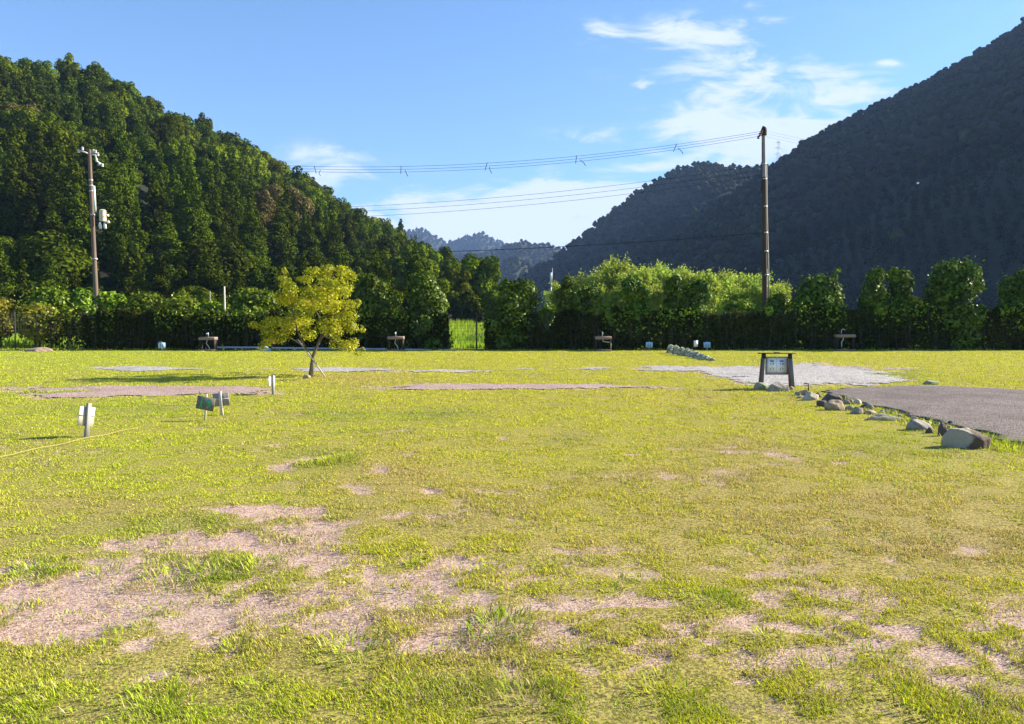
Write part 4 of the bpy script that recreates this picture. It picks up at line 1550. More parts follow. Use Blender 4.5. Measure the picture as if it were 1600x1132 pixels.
# ------------------------------------------------------------------ the maple
def build_maple():
    Y = 22.2
    base = gp(488, 588)
    Y = base[1]
    rng = np.random.default_rng(42)
    root = empty('maple_tree', tuple(base), 'young maple with yellow green leaves on a forked trunk in the lawn', 'tree')
    def L(px, py, dy=0.0):
        return at(px, py, Y + dy) - base
    tr = MB()
    tr.tube([L(486, 592), L(487, 580), L(488, 566), L(489, 556)], [.10, .075, .055, .05], 8)
    tr.tube([L(489, 558), L(494, 545), L(501, 530), L(508, 510, .1), L(512, 480, .2), L(516, 445, .2), L(522, 425, .1)], [.05, .045, .04, .033, .026, .016, .008], 7)
    tr.tube([L(488, 559), L(480, 549, -.1), L(474, 538, -.2), L(466, 520, -.3), L(458, 490, -.3), L(452, 455, -.2), L(446, 428, -.2)], [.035, .03, .028, .022, .018, .012, .006], 6)
    tr.tube([L(501, 530), L(518, 515, -.3), L(535, 490, -.5), L(545, 465, -.5)], [.03, .022, .015, .008], 6)
    tr.tube([L(508, 512), L(490, 480, .4), L(482, 450, .5)], [.026, .018, .008], 6)
    tr.tube([L(476, 542, -.1), L(452, 528, .2), L(425, 520, .3), L(408, 515, .3)], [.022, .017, .012, .006], 6)
    tr.tube([L(505, 525), L(528, 535, .4), L(550, 535, .5)], [.02, .014, .007], 6)
    tr.build('trunk', M['bark'], root, smooth=True)
    bl = []
    spec = [(500, 432, 17), (512, 424, 13), (534, 424, 16), (545, 432, 14), (522, 446, 24), (500, 460, 24), (538, 455, 22), (550, 475, 16), (456, 450, 16), (444, 470, 18), (462, 472, 18), (443, 424, 7), (447, 436, 9),
            (480, 482, 22), (515, 482, 26), (538, 492, 20), (452, 498, 22), (432, 505, 17), (416, 514, 15), (402, 508, 9), (492, 512, 26), (525, 515, 24), (548, 512, 14), (468, 514, 16), (440, 530, 18), (420, 535, 14), (408, 540, 10),
            (535, 540, 18), (555, 538, 13), (561, 550, 8), (560, 470, 7), (565, 515, 6), (480, 440, 9), (468, 436, 6)]
    sc = Y / FPX
    for (px, py, r) in spec:
        for j in range(3):
            q = L(px + rng.normal() * r * .35, py + rng.normal() * r * .25, rng.normal() * min(.65, .028 * r + .2))
            rr = r * sc * (.50 + .40 * rng.random())
            bl.append((q[0], q[1], q[2], rr, rr, rr * .72))
    V, Q, t = crown_from_blobs(bl, 12800, .033, rng, shell=.45, upb=.5, asp=.75)
    link('crown', mesh_np('crown', V, [Q], M['maple'], {'tint': t}), root)
    # support stake leaning on the trunk
    st = MB()
    a, b = gp(508, 589), at(466, 531, Y - .05)
    m = (a + b) / 2
    st.tube([a - (b - a) * .03, m, b], [.022, .022, .020], 8)
    tag(st.build('wooden_stake', M['wood_pale'], None, True), 'pale wooden support stake leaning across the maple trunk', 'stake')


build_maple()


# ------------------------------------------------------------------ rocks
ICO = ico(4)


def rock_mesh(seed, sx, sy, sz, flat=.35):
    V = ICO[0].copy()
    rng = np.random.default_rng(seed)
    # cut by random planes for facets
    for i in range(14):
        n = norm(rng.normal(size=3))
        dcut = .62 + .3 * rng.random()
        s = V @ n
        over = np.maximum(s - dcut, 0)
        V = V - n[None] * (over * .92)[:, None]
    nz = fbm(V[:, 0] * 2.3 + seed, V[:, 1] * 2.3 + V[:, 2] * 1.7, seed, 4) - .5
    V = V * (1 + nz[:, None] * .26)
    V = V * np.array([sx, sy, sz])
    V[:, 2] = np.where(V[:, 2] < -sz * flat, -sz * flat, V[:, 2])
    V[:, 2] += sz * flat * .8
    return V, ICO[1]


def rock(px0, px1, py0, py1, mat, label, seed, depthk=.8, group=None, name='rock', rz=0):
    """stone whose picture box is px0..px1, py0 (top) .. py1 (base)"""
    c = gp((px0 + px1) / 2, py1 - 1.0)
    s = c[1] / FPX
    w, h = (px1 - px0) * s, max((py1 - py0), 3) * s
    V, F = rock_mesh(seed, w * .56, w * .5 * depthk, h * .80)
    V[:, 2] *= h / V[:, 2].max()
    V[:, 2] -= .02
    me = mesh_np(name, V, [F], mat, smooth=True)
    o = link(name, me)
    o.location = (c[0], c[1] + w * .25 * depthk, ground_z(c[0], c[1]))
    o.rotation_euler = (0, 0, rz)
    return tag(o, label, 'stone', group)


ER = 'edging stones between lawn and gravel road'
rock(1179, 1201, 597, 611, M['rock_moss'], 'blocky mossy stone under the left post of the notice board', 1, .9, ER)
rock(1200, 1234, 598, 613, M['rock_grey'], 'curved grey stone in front of the notice board', 2, .5, ER)
rock(1233, 1242, 603, 610, M['rock_tan'], 'small brown stone at the foot of the right board post', 3, .8, ER)
rock(1242, 1252, 612, 620, M['rock_moss'], 'small mossy stone in front of the black bracket', 4, .8, ER)
rock(1245, 1258, 618, 624, M['rock_grey'], 'small grey stone touching the first white stone', 5, .8, ER)
rock(1257, 1281, 613, 627, M['rock_pale'], 'whitish sloping stone behind the dark pile', 6, .8, ER)
rock(1286, 1316, 616, 630, M['rock_dark'], 'dark purple grey boulder at the road edge', 7, .9, ER)
rock(1277, 1294, 625, 637, M['rock_dark'], 'low dark stone left of the tan boulder', 8, .8, ER)
rock(1292, 1321, 624, 642, M['rock_tan'], 'tan grey rounded boulder leaning on the dark ones', 9, .8, ER)
rock(1322, 1335, 633, 643, M['rock_moss'], 'pale green stone right of the tan boulder', 10, .8, ER)
rock(1330, 1350, 635, 649, M['rock_grey'], 'pointed grey stone before the long flat stone', 11, .8, ER)
rock(1352, 1372, 641, 649, M['rock_tan'], 'pinkish low stone behind the long flat stone', 12, .8, ER)
rock(1346, 1362, 633, 639, M['rock_pale'], 'small pale stone on the road side of the pointed one', 22, .8, ER)
rock(1356, 1414, 646, 659, M['rock_pale'], 'long flat whitish stone set in the grass', 13, .35, ER)
rock(1422, 1459, 655, 674, M['rock_grey'], 'grey domed stone with grass growing over it', 14, .8, ER)
rock(1448, 1460, 667, 679, M['rock_dark'], 'small dark stone beside the domed one', 15, .8, ER)
rock(1466, 1482, 660, 684, M['rock_dark'], 'dark upright stone behind the big white one', 16, .7, ER)
rock(1481, 1491, 657, 667, M['rock_dark'], 'little round dark stone behind the top of the big white one', 17, .8, ER)
rock(1484, 1549, 670, 703.5, M['rock_two_tone'], 'biggest edging stone pale grey with a dark brown face', 18, .55, ER, rz=-.25)
rock(1444, 1470, 595, 603, M['rock_moss'], 'flat mossy stone alone in the grass beyond the road', 19, .8)
rock(472, 484, 585, 592.5, M['rock_tan'], 'small pale stone at the foot of the maple', 20, .8)
for i, (px, py, w) in enumerate([(1372, 640, 9), (1385, 643, 9), (1397, 646, 10), (1335, 628, 8)]):
    rock(px - w / 2, px + w / 2, py - 5, py + 1, M['rock_dark'], ['dark clod left of three along the road edge behind the flat stone', 'middle dark clod of the road edge behind the flat stone', 'dark clod nearest the domed stone on the road edge', 'dark clod on the road edge behind the tan boulder'][i], 30 + i, .8, 'dark clods at the road edge')

rng = np.random.default_rng(66)
for i in range(26):
    px = 1244 + 240 * (i + .8 * rng.random()) / 26
    py = np.interp(px, [1244, 1292, 1350, 1400, 1450, 1500], [615, 624, 639, 650, 664, 674]) + rng.normal() * 1.6
    w = 7 + 8 * rng.random()
    rock(px - w / 2, px + w / 2, py - w * .72, py + .5, M[['rock_grey', 'rock_tan', 'rock_pale', 'rock_dark'][i % 4]],
         ['small grey pebble wedged between the edging stones', 'small tan pebble wedged between the edging stones', 'small whitish pebble wedged between the edging stones', 'small dark pebble wedged between the edging stones'][i % 4],
         120 + i, .8, ['grey pebbles', 'tan pebbles', 'whitish pebbles', 'dark pebbles'][i % 4] + ' between the edging stones', 'pebble')

# row of stones overgrown by silver foliage
FR = 'silver overgrown stones in the lawn by the hedge'
frow = [(1049, 553, 15, 13), (1057, 555, 15, 14), (1066, 557, 15, 13), (1074, 558, 15, 12), (1081, 560, 14, 11), (1089, 562, 14, 11), (1097, 563.5, 14, 9), (1105, 564.5, 13, 7), (1113, 565.5, 13, 5)]
wl = ['far end', 'second from the far end', 'third from the far end', 'fourth from the far end', 'middle', 'just past the middle', 'third from the near end', 'second from the near end', 'low bare near end']
for i, (px, py, w, h) in enumerate(frow):
    o = rock(px - w * .40, px + w * .40, py - h * (.82 + .3 * ((i * 7) % 3) / 2), py, M['rock_grey'], 'grey stone with silvery leaves, %s of the row by the hedge' % wl[i], 50 + i, .9, FR)
    if i < 8:
        rng = np.random.default_rng(i)
        s = py and gp(px, py)[1] / FPX
        n = 260
        d = norm(rng.normal(size=(n, 3)) + np.array([0, 0, .5]))
        d[:, 2] = np.abs(d[:, 2])
        C = d * np.array([w * s * .46, w * s * .42, h * s * 1.0]) * (.8 + .3 * rng.random((n, 1)))
        V, Q = cards(C, d + rng.normal(size=(n, 3)) * .6, .035 + .03 * rng.random(n), rng)
        link('foliage', mesh_np('foliage', V, [Q], M['silver'], {'tint': np.repeat(rng.random(n), 4)}), o)

# heap of soil at the left end of the fence
V, F = rock_mesh(90, .75, .5, .22)
V[:, 2] -= .03
o = link('soil_heap', mesh_np('soil_heap', V, [F], M['soil'], smooth=True))
o.location = gp(60, 549.5)
tag(o, 'low brown heap of soil at the left end of the fence', 'soil heap')


# ------------------------------------------------------------------ writing
def text_mesh(s, size, mat, name, parent, loc, rot=(R(90), 0, 0), thick=.002, bold=0.0, sx=1.0):
    cu = bpy.data.curves.new('txt', 'FONT')
    cu.body = s
    cu.size = size
    cu.align_x = 'CENTER'
    cu.align_y = 'CENTER'
    cu.extrude = thick
    cu.offset = bold
    cu.resolution_u = 4
    to = bpy.data.objects.new('txt', cu)
    COL.objects.link(to)
    dg = bpy.context.evaluated_depsgraph_get()
    me = bpy.data.meshes.new_from_object(to.evaluated_get(dg))
    bpy.data.objects.remove(to)
    me.materials.clear()
    me.materials.append(mat)
    o = link(name, me, parent)
    o.location = loc
    o.rotation_euler = rot
    o.scale = (sx, 1, 1)
    return o


# ------------------------------------------------------------------ site number signs
def site_sign(px, py, H, pw, ph, pz, label, rz, lean=(0, 0), board='board_dark', post='wood_grey', roll=0.0, back=False, digits=None, group='site number signs on the lawn', pwid=.036, dx=0.0):
    b = gp(px, py)
    b[2] = ground_z(b[0], b[1])
    root = empty('site_sign', tuple(b), label, 'sign', group)
    root.rotation_euler = (lean[0], lean[1], rz)
    p = MB()
    p.box((0, 0, H / 2 - .03), (pwid, pwid * .8, H + .06), bevel=.003)
    p.build('post', M[post], root)
    q = MB()
    off = .5 * pwid * .8 + .009
    yy = off if back else -off
    q.box((0, 0, 0), (pw, .014, ph), bevel=.002)
    bo = q.build('board', M[board], root)
    bo.location = (dx, yy, pz)
    bo.rotation_euler = (0, roll, 0)
    if back:
        c = MB()
        c.box((0, 0, 0), (pw * .96, .006, .012))
        co = c.build('batten', M[post], bo)
        co.location = (0, -.0105, .01)
    if digits:
        for ch, ox in digits:
            d = text_mesh(ch, ph * .98, M['green_paint'], 'numeral', bo, (ox, -.0085, -.002), bold=.004, thick=.0012)
            if ch == '1':
                ft = MB()
                ft.box((0, 0, 0), (.062, .0024, .016))
                f2 = ft.build('numeral_foot', M['green_paint'], bo)
                f2.location = (ox, -.0085, -ph * .34)
    return root


site_sign(135, 683, .455, .24, .26, .275, 'pale sign seen from behind, nearest to the yellow rope', R(68), (0, R(7)), 'wood_pale', 'wood_grey', R(3), True, pwid=.055)
site_sign(320, 657, .42, .275, .205, .27, 'dark wooden sign with green painted number 19', R(4), (0, R(5)), 'board_dark', 'wood_pale', R(7), False, (('1', -.062), ('9', .052)), pwid=.03)
site_sign(347, 650, .40, .265, .215, .26, 'grey sign seen from behind, just right of the number 19 sign', R(2), (0, R(-4)), 'wood_grey', 'wood_pale', R(-1), True, pwid=.045)
site_sign(427, 617, .42, .26, .20, .29, 'thin sign seen edge on at the end of the pinkish dirt strip', R(80), (0, 0), 'white_board', 'wood_grey', 0, True, pwid=.055)


def far_sign(px, py, label, tilt=0.0):
    b = gp(px, py)
    root = empty('site_sign', tuple(b), label, 'sign', 'pale blue site signs before the hedge')
    root.rotation_euler = (0, tilt, 0)
    p = MB(); p.box((0, .02, .23), (.05, .03, .50)); p.build('post', M['sky_board'], root)
    q = MB(); q.box((0, -.01, .29), (.38, .02, .31)); q.build('board', M['sky_board'], root)
    m = MB()
    for s in (-1, 1):
        m.box((s * .06, -.023, .29), (.038, .004, .17))
    m.build('numeral', M['blue_paint'], root)
    return root


far_sign(253, 548.5, 'small pale blue number sign in front of the left hedge')
far_sign(1014, 547.5, 'small pale blue number sign left of the silver plant row', R(2))
far_sign(1105, 547.5, 'small pale blue number sign beside the white notice', R(-3))
b = gp(1087, 548)
root = empty('notice_sign', tuple(b), 'narrow white notice on a thin stake behind the silver plant row', 'sign')
p = MB(); p.box((0, .02, .22), (.03, .03, .5)); p.build('stake', M['wood_brown'], root)
q = MB(); q.box((0, -.01, .38), (.22, .02, .34)); q.build('board', M['white_board'], root)


# ------------------------------------------------------------------ notice board
def build_notice():
    a = gp(1213, 607)
    Y = a[1]
    s = Y / FPX
    root = empty('notice_board', (a[0], Y, 0), 'wooden notice board with a white panel of site numbers by the road', 'notice board')
    hh = .82
    hw = .335
    for sx in (-1, 1):
        m = MB()
        rot = Matrix.Rotation(R(4 * sx), 4, 'Y') @ Matrix.Rotation(R(-18), 4, 'Z')
        m.box((sx * (hw + .01), 0, hh / 2 - .03), (.125, .10, hh), rot.inverted() if False else Matrix.Rotation(R(-4 * sx), 4, 'Y') @ Matrix.Rotation(R(-20), 4, 'Z'), .66, .006)
        m.build('post', M['slate_post'] if sx == -1 else M['slate_post'], root)
        c = MB()
        c.box((sx * (hw - .028), 0, hh - .065), (.092, .082, .11), Matrix.Rotation(R(-20), 4, 'Z'))
        c.build('post_cap', M['black_metal'], root)
        w = MB()
        w.box((sx * hw - .056, -.024, hh / 2 - .06), (.036, .10, hh - .14), Matrix.Rotation(R(-4 * sx), 4, 'Y') @ Matrix.Rotation(R(-20), 4, 'Z'), .85)
        w.build('post_side', M['rust'], root)
    r = MB()
    r.box((0, 0, hh + .004), (.86, .15, .022), bevel=.004)
    r.box((0, 0, hh + .022), (.12, .10, .014), bevel=.004)
    r.build('top_plank', M['wood_brown'], root)
    f = MB()
    W, H, zc = .525, .385, .535
    f.box((0, 0, zc + H / 2), (W, .035, .03))
    f.box((0, 0, zc - H / 2), (W, .035, .045))
    for sx in (-1, 1):
        f.box((sx * (W / 2 - .016), 0, zc), (.032, .033, H - .0376))
    f.build('frame', M['wood_grey'], root)
    p = MB()
    p.box((0, .004, zc), (W - .064, .012, H - .038))
    pan = p.build('panel', M['panel'], root)
    k = MB()
    k.box((.0, -.0035, zc), (.004, .003, H - .05))
    k.build('divider', M['ink_soft'], root)
    for sx, top, bot in ((-1, '1 9', '2 7'), (1, '2 8', '3 7')):
        ox = sx * .115
        t = MB()
        t.box((ox, -.0035, zc + .105), (.085, .003, .030))
        t.build('heading', M['ink'], root)
        text_mesh(top, .075, M['ink'], 'numerals', root, (ox, -.0035, zc + .035), thick=.001, bold=.0008)
        text_mesh('~', .06, M['ink_soft'], 'numerals', root, (ox, -.0035, zc - .03), thick=.001)
        text_mesh(bot, .075, M['ink'], 'numerals', root, (ox, -.0035, zc - .085), thick=.001, bold=.0008)
    # the small black bracket to the right
    b = gp(1263, 613)
    m = MB()
    m.box((0, 0, .085), (.022, .022, .21))
    m.box((-.045, 0, .19), (.11, .03, .018))
    o = m.build('tap_bracket', M['black_metal'])
    o.location = b
    tag(o, 'short black L shaped bracket standing by the road edge', 'bracket')


build_notice()


# ------------------------------------------------------------------ sinks in front of the hedge
def sink(px0, px1, pytop, pybase, label, kind):
    cx = (px0 + px1) / 2
    b = gp(cx, pybase)
    s = b[1] / FPX
    w = (px1 - px0) * s
    zt = at(cx, pytop, b[1])[2]
    root = empty('outdoor_sink', tuple(b), label, 'sink', 'plank sinks in front of the hedge')
    m = MB(); m.box((0, .1, zt - .08), (w, .5, .16), bevel=.01); m.build('counter', M['sink'], root)
    m = MB(); m.box((0, .1, .045), (w * .98, .5, .07), bevel=.01); m.build('base_slab', M['sink'], root)
    for sx in (-1, 1):
        m = MB(); m.box((sx * (w / 2 - .05), .1, (zt - .16 + .08) / 2), (.05, .4, zt - .24)); m.build('leg', M['bark_dark'], root)
    m = MB()
    if kind == 'goose':
        pts = [(-.12, .2, zt), (-.12, .2, zt + .20)] + [(-.12 + .1 - .1 * math.cos(t), .2, zt + .20 + .09 * math.sin(t)) for t in np.linspace(.2, 2.9, 7)]
        m.tube(pts, .022, 7)
    else:
        m.tube([(-.03, .2, zt), (-.03, .2, zt + .25)], .024, 7)
        m.tube([(-.03, .2, zt + .20), (-.03, .0, zt + .20), (-.03, -.06, zt + .15)], .018, 7)
    m.build('tap', M['galv'], root)
    m = MB()
    z0 = zt - .16
    if kind == 'side':
        m.tube([(-.03, .0, z0), (-.01, .0, z0 - .1), (.1, .0, z0 - .13), (w / 2 - .05, -.05, z0 - .16), (w / 2 - .03, -.05, z0 - .2), (w / 2 - .03, -.05, .08)], .02, 7)
    elif kind == 'bend':
        m.tube([(.0, -.05, z0), (-.02, -.05, z0 - .12), (-.06, -.05, z0 - .17), (.06, -.05, z0 - .33), (.12, -.05, z0 - .45), (.12, -.05, .08)], .018, 7)
    else:
        m.tube([(-.12, -.05, z0), (-.13, -.05, z0 - .16), (-.19, -.05, z0 - .2), (-.2, -.05, .2)], .022, 7)
    m.build('drain_pipe', M['conduit'], root)
    if kind == 'goose':
        m = MB()
        m.tube([(w / 2 + .02, 0, zt - .03), (w / 2 + .09, 0, zt - .03)], .025, 6)
        m.tube([(w / 2 + .02, 0, zt - .12), (w / 2 + .09, 0, zt - .12)], .025, 6)
        m.build('hook', M['galv'], root)
    return root


sink(312, 337, 527, 548.5, 'plank sink farthest to the left with a bent pale drain pipe', 'bend')
sink(606, 631, 526, 549, 'plank sink right of the maple with sunlit reddish end', 'bend')
sink(930, 955, 526, 549, 'plank sink with its drain pipe bent out to the right side', 'side')
sink(1306, 1334, 523, 548.5, 'plank sink with a tall gooseneck tap by the right hedge', 'goose')


def pipe(px0, py0, px1, py1, label, r=.05):
    a, b = at(px0, py0, 43.0), at(px1, py1, 43.0)
    m = MB()
    n = 8
    pts = [a + (b - a) * i / n + np.array([0, .03 * math.sin(i * 1.7), 0]) for i in range(n + 1)]
    m.tube(pts, r, 8)
    for i in (2, 5):
        m.tube([pts[i] - (b - a) * .004, pts[i] + (b - a) * .004], r * 1.25, 8)
    return tag(m.build('water_pipe', M['pvc'], None, True), label, 'pipe', 'pale pipes along the foot of the fence')


pipe(336, 543.2, 412, 543.4, 'pale pipe lying between the leftmost sink and the blue bundle')
pipe(424, 544.0, 604, 546, 'pale pipe running behind the maple trunk to the second sink')
pipe(632, 546.6, 726, 547.4, 'low bluish pipe right of the second sink at the field gap')
pipe(1376, 548.5, 1640, 549, 'long pale pipe lying at the foot of the right hedge', .045)
# pale blue bundle by the pipe
V, F = rock_mesh(95, .36, .25, .26)
o = link('plastic_bundle', mesh_np('plastic_bundle', V, [F], M['bag'], smooth=True))
o.location = gp(413, 548.6)
tag(o, 'pale blue crumpled plastic bundle by the pipe left of the maple', 'bundle')
m = MB()
pts = [at(205, 545.5, 42.9)]
# rope across the lawn
pa, pb = gp(-60, 733), gp(216, 671)
rng = np.random.default_rng(3)
m = MB()
pts = []
for i in range(40):
    t = i / 39
    p = pa + (pb - pa) * t
    p = p + np.array([0, .02 * math.sin(t * 5) + .004 * rng.normal(), 0])
    p[2] = ground_z(p[0], p[1]) + .034 + .006 * math.sin(t * 23)
    pts.append(p)
m.tube(pts, .0034, 6)
tag(m.build('guide_rope', M['rope'], None, True), 'yellow rope stretched along the grass past the nearest sign', 'rope')


# ------------------------------------------------------------------ poles and wires
def catenary(a, b, sag, n=26):
    a, b = np.array(a, float), np.array(b, float)
    t = np.linspace(0, 1, n)
    P = a + (b - a) * t[:, None]
    P[:, 2] -= sag * 4 * t * (1 - t)
    return P


def build_left_pole():
    Y = 56.0
    b = at(152, 474, Y); b[2] = -.3
    t = at(139.5, 234, Y)
    root = empty('utility_pole', (b[0], Y, -.25), 'brown utility pole with a transformer at the left forest edge', 'utility pole')
    o0 = np.array([b[0], Y, -.25])
    d = t - o0
    m = MB()
    m.tube([(0, 0, 0), d * .5, d], [.175, .145, .115], 12)
    m.build('pole', M['concrete_brown'], root, True)
    def P(px, py, dy=0.0):
        return at(px, py, Y + dy) - o0
    arm = MB()
    arm.tube([P(120, 234.5, -.5), P(132, 238, -.2), P(141, 241.5, 0)], .06, 6)
    arm.tube([P(141, 241, -.18), P(149, 243, -.1), P(151, 252, -.1), P(160, 258.5, -.3)], .07, 6)
    arm.build('crossarm', M['galv'], root)
    for i, (x, y) in enumerate([(123, 236), (129, 232), (146, 236), (149.5, 237), (153, 241), (151, 250), (155, 256), (160, 258)]):
        ins = MB()
        c = P(x, y, -.35)
        for k in range(3):
            ins.tube([c + np.array([0, 0, -.12 + .08 * k]), c + np.array([0, 0, -.07 + .08 * k])], [.10, .06], 8)
        ins.build('insulator', M['porcelain'], root)
    for y in (282, 290.5, 299, 336, 405):
        bd = MB()
        f = (474 - y) / 240 * .95
        c = np.array([d[0] * ((y - 474) / (234 - 474)), 0, P(150, y)[2]])
        bd.tube([c + np.array([0, 0, -.05]), c + np.array([0, 0, .05])], .188 - .06 * (474 - y) / 240, 12)
        bd.build('band', M['galv'], root)
    cdt = MB()
    cdt.tube([P(146.6, 291, -.2), P(149, 332, -.2)], .085, 8)
    cdt.build('conduit', M['conduit'], root)
    tf = MB()
    c = P(160.5, 337, -.1)
    tf.tube([c + np.array([0, 0, -.44]), c + np.array([0, 0, -.42]), c + np.array([0, 0, .36]), c + np.array([0, 0, .42])], [.18, .235, .235, .14], 14)
    tb = tf.build('transformer', M['cream_metal'], root, True)
    br = MB()
    br.box(P(153.5, 334, -.1), (.35, .1, .08))
    br.box(P(153.5, 344, -.1), (.35, .1, .08))
    br.box(P(159, 347.5, -.25), (.75, .08, .08))
    br.build('bracket', M['black_metal'], root)
    for (x, y) in ((156.5, 353), (164, 353), (168, 337), (169, 347)):
        cu = MB()
        q = P(x, y, -.3)
        hgt = .22 if y > 350 else .08
        cu.tube([q + np.array([0, 0, hgt]), q + np.array([0, 0, 0]), q + np.array([.03, 0, -hgt])], [.07, .11, .09], 8)
        cu.build('cutout', M['porcelain'], root)
    return o0, P


def build_right_pole():
    Y = 49.0
    b = at(1196.8, 475, Y)
    o0 = np.array([b[0], Y, -.25])
    t = at(1193, 204, Y)
    d = t - o0
    root = empty('utility_pole', tuple(o0), 'tall dark brown utility pole with pale conduit at the right', 'utility pole')
    def P(px, py, dy=0.0):
        return at(px, py, Y + dy) - o0
    fm = (504 - 262) / (504 - 204)
    m = MB()
    m.tube([(0, 0, 0), d * .35, d * .79], [.175, .158, .137], 14)
    m.build('pole', M['concrete_dark'], root, True)
    m = MB()
    m.tube([d * .79, d], [.133, .115], 14)
    m.build('pole_top', M['pole_grey'], root, True)
    m = MB()
    m.tube([P(1193.6, 212), P(1193.4, 204), P(1193.6, 200.5), P(1192.3, 197.5)], [.18, .19, .15, .05], 10)
    m.build('cap', M['bark_dark'], root, True)
    ar = MB()
    ar.tube([P(1191, 207, -.1), P(1187, 212, -.3), P(1184.5, 215, -.4)], .06, 6)
    ar.build('crossarm', M['rust'], root)
    for (x, y) in ((1189.6, 206), (1187.5, 209.5), (1185, 214.5)):
        ins = MB()
        c = P(x, y, -.3)
        for k in range(2):
            ins.tube([c + np.array([0, 0, -.10 + .1 * k]), c + np.array([0, 0, -.03 + .1 * k])], [.09, .05], 8)
        ins.build('insulator', M['rust'], root)
    for y in (257, 280, 323, 364, 393, 430):
        bd = MB()
        f = (475 - y) / (475 - 204)
        c = np.array([d[0] * f, 0, P(1195, y)[2]])
        bd.tube([c + np.array([0, 0, -.035]), c + np.array([0, 0, .035])], .188 - .045 * f, 14)
        bd.build('band', M['galv'], root)
    c = MB()
    c.tube([P(1197.5, 258, .05), P(1198.3, 330, .05), P(1200.2, 400, .05), P(1201.5, 470, .05)], .045, 8)
    c.build('conduit', M['wood_pale'], root)
    s = MB()
    s.tube([P(1190.5, 222, -.1), P(1190.2, 300, -.1)], .02, 5)
    s.build('ground_wire', M['black_metal'], root)
    return o0, P


LO, LP = build_left_pole()
RO, RP = build_right_pole()


def wire(a, b, sag, label, r=.010, group='power lines across the valley', n=30):
    m = MB()
    m.tube(catenary(a, b, sag, n), r, 5, cap=False)
    return tag(m.build('power_line', M['wire'], None, True), label, 'wire', group)


ups = []
for i, ((lx, ly), (rx_, ry_), dy) in enumerate([((129, 231), (1189.6, 205.5), -.3), ((149.5, 236), (1187.5, 209), -.3), ((153, 240), (1185, 213.5), -.3)]):
    A, B_ = at(lx, ly, 56 - .35), at(rx_, ry_, 49 - .3)
    ups.append((A, B_))
    wire(A, B_, 1.75, ['topmost of the upper three wires strung between the two utility poles', 'middle of the upper three wires strung between the two utility poles', 'lowest of the upper three wires strung between the two utility poles'][i])
for i, px in enumerate((300, 400, 492, 626, 760, 902, 1055)):
    C = [catenary(a, b, 1.75, 200) for a, b in ups]
    q = []
    for c in C:
        pxs, _ = topx(c[:, 0], c[:, 1], c[:, 2])
        q.append(c[np.argmin(np.abs(pxs - px))])
    if px < 460:
        continue
    m = MB()
    m.tube([q[0] + np.array([0, 0, .05]), q[1] - np.array([0, 0, .28])], .02, 5)
    m.tube([q[1] + np.array([.3, 0, -.05]), q[2] + np.array([.34, 0, -.1]), q[2] + np.array([.45, 0, -.28])], .02, 5)
    tag(m.build('line_spacer', M['wire']), ['', '', 'line spacer nearest the left hill skyline', 'second line spacer from the left hill', 'middle line spacer on the upper wires', 'second line spacer from the right pole', 'line spacer nearest the right pole'][i], 'line spacer', 'spacers on the upper wires')
for i, (ya, yb) in enumerate(((322, 258), (329, 266), (338, 274))):
    wire(at(146, ya, 55.8), at(1191, yb, 48.8), 1.15, ['topmost of the lower three wires between the poles', 'middle of the lower three wires between the poles', 'lowest of the lower three wires between the poles'][i])
wire(at(150, 392, 55.8), at(1192, 364, 48.8), .7, 'single low telephone cable crossing in front of the distant hills', .02)
for i, (ya, yb) in enumerate(((205, 222), (209, 228), (213.5, 234))):
    wire(at(1196, ya, 49), at(1800, yb - 8, 62), 1.6, ['topmost wire leaving the right pole toward the mountain', 'middle wire leaving the right pole toward the mountain', 'lowest wire leaving the right pole toward the mountain'][i], .004)
wc = catenary(at(1197, 256, 49), at(1760, 282, 60), .9, 60)
m = MB(); m.tube(wc, .0045, 5, cap=False)
tag(m.build('power_line', M['wire'], None, True), 'thin cable running from the conduit of the right pole to the edge', 'wire', 'power lines across the valley')
pxs, _ = topx(wc[:, 0], wc[:, 1], wc[:, 2])
q = wc[np.argmin(np.abs(pxs - 1433))]
Vb, Fb = ico(2)
o = link('cable_marker', mesh_np('cable_marker', Vb * np.array([.085, .08, .07]), [Fb], M['porcelain'], smooth=True))
o.location = q
tag(o, 'small white fitting on the thin cable in front of the mountain', 'cable fitting')


def small_pole(px, py0, py1, Y, r, mat, label, name='pole', extra=None):
    t = at(px, py0, Y)
    m = MB()
    root = empty(name, (t[0], Y, -.25), label, 'pole')
    m.tube([(0, 0, 0), (0, 0, t[2] + .25)], [r, r * .8], 8)
    m.build('shaft', mat, root)
    if extra:
        extra(root, t[2] + .25)


small_pole(350.5, 448, 480, 68, .09, M['wood_pale'], 'short pale wooden pole at the forest edge above the leftmost sink', 'wooden_pole')
small_pole(328, 455, 480, 72, .05, M['wood_grey'], 'thin grey pole beside the short pale wooden pole', 'wooden_pole')


def lamp_head(root, H):
    m = MB(); m.box((0, 0, H + .5), (.32, .25, 1.3), bevel=.05); m.build('antenna', M['porcelain'], root)
    m = MB(); m.tube([(.2, 0, H - .4), (.2, 0, H + 1.9)], .04, 5); m.build('rod', M['galv'], root)


small_pole(861, 438, 475, 120, .13, M['galv'], 'thin pale antenna mast above the small bush left of the twin shrub', 'antenna_mast', lamp_head)


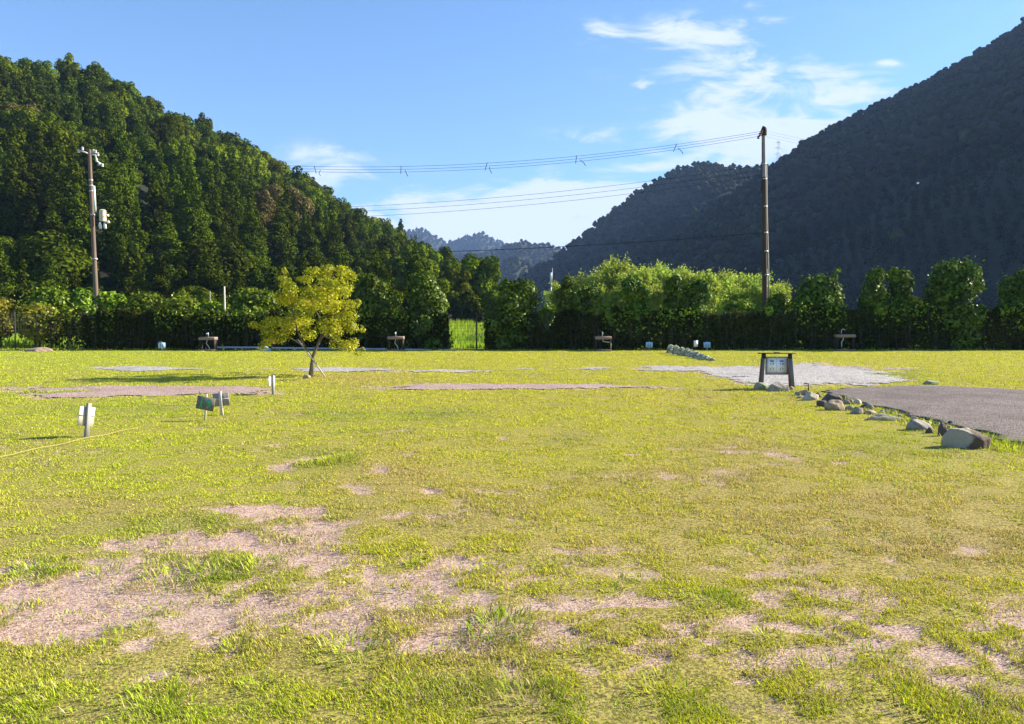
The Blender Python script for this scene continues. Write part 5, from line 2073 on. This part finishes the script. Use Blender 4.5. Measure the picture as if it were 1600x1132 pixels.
def road_arm(root, H):
    m = MB()
    m.tube([(0, 0, H - .45), (-1.0, 0, H - .75)], .05, 6)
    m.tube([(0, 0, H - .9), (-1.0, 0, H - 1.1)], .05, 6)
    m.build('arm', M['wood_brown'], root)
    m = MB(); m.box((-.95, 0, H - .95), (.5, .06, .45)); m.build('plate', M['pole_grey'], root)


small_pole(955.5, 452, 500, 80, .07, M['galv'], 'pale roadside pole with a short side arm in front of the bamboo', 'road_pole', road_arm)


def build_pylon():
    Y = 1000.0
    b = at(1216.5, 262, Y)
    t = at(1216.5, 220, Y)
    root = empty('pylon', tuple(b), 'faint lattice power pylon on the skyline right of the brown pole', 'pylon')
    H = t[2] - b[2]
    m = MB()
    w0, w1 = 3.0, .7
    for sx in (-1, 1):
        for sy in (-1, 1):
            m.tube([(sx * w0, sy * w0, -6), (sx * w1, sy * w1, H)], .16, 4)
    for i in range(8):
        z0, z1 = H * i / 8, H * (i + 1) / 8
        a, c = w0 + (w1 - w0) * i / 8, w0 + (w1 - w0) * (i + 1) / 8
        for sy in (-1, 1):
            m.tube([(-a, sy * a, z0), (c, sy * c, z1)], .11, 4)
            m.tube([(a, sy * a, z0), (-c, sy * c, z1)], .11, 4)
    m.build('tower', M['galv'], root)
    for z, w in ((H * .93, 4.2), (H * .72, 5.5), (H * .5, 5.0)):
        k = MB()
        k.tube([(-w, 0, z), (0, 0, z + 1.0), (w, 0, z)], .16, 4)
        k.tube([(-w, 0, z), (w, 0, z)], .16, 4)
        k.build('arm', M['galv'], root)


build_pylon()

# ------------------------------------------------------------------ haze
def build_haze():
    m = MB()
    m.box((200, 1960, 409), (5300, 4100, 822))
    mt = bpy.data.materials.new('haze')
    mt.use_nodes = True
    t = NT(mt.node_tree)
    out = t.n('ShaderNodeOutputMaterial')
    v = t.n('ShaderNodeVolumePrincipled')
    v.inputs['Color'].default_value = (.36, .55, 1.0, 1)
    v.inputs['Density'].default_value = .00011
    v.inputs['Anisotropy'].default_value = 0.0
    t.l(v.outputs[0], out.inputs['Volume'])
    tag(m.build('haze', mt), kind='stuff')


build_haze()
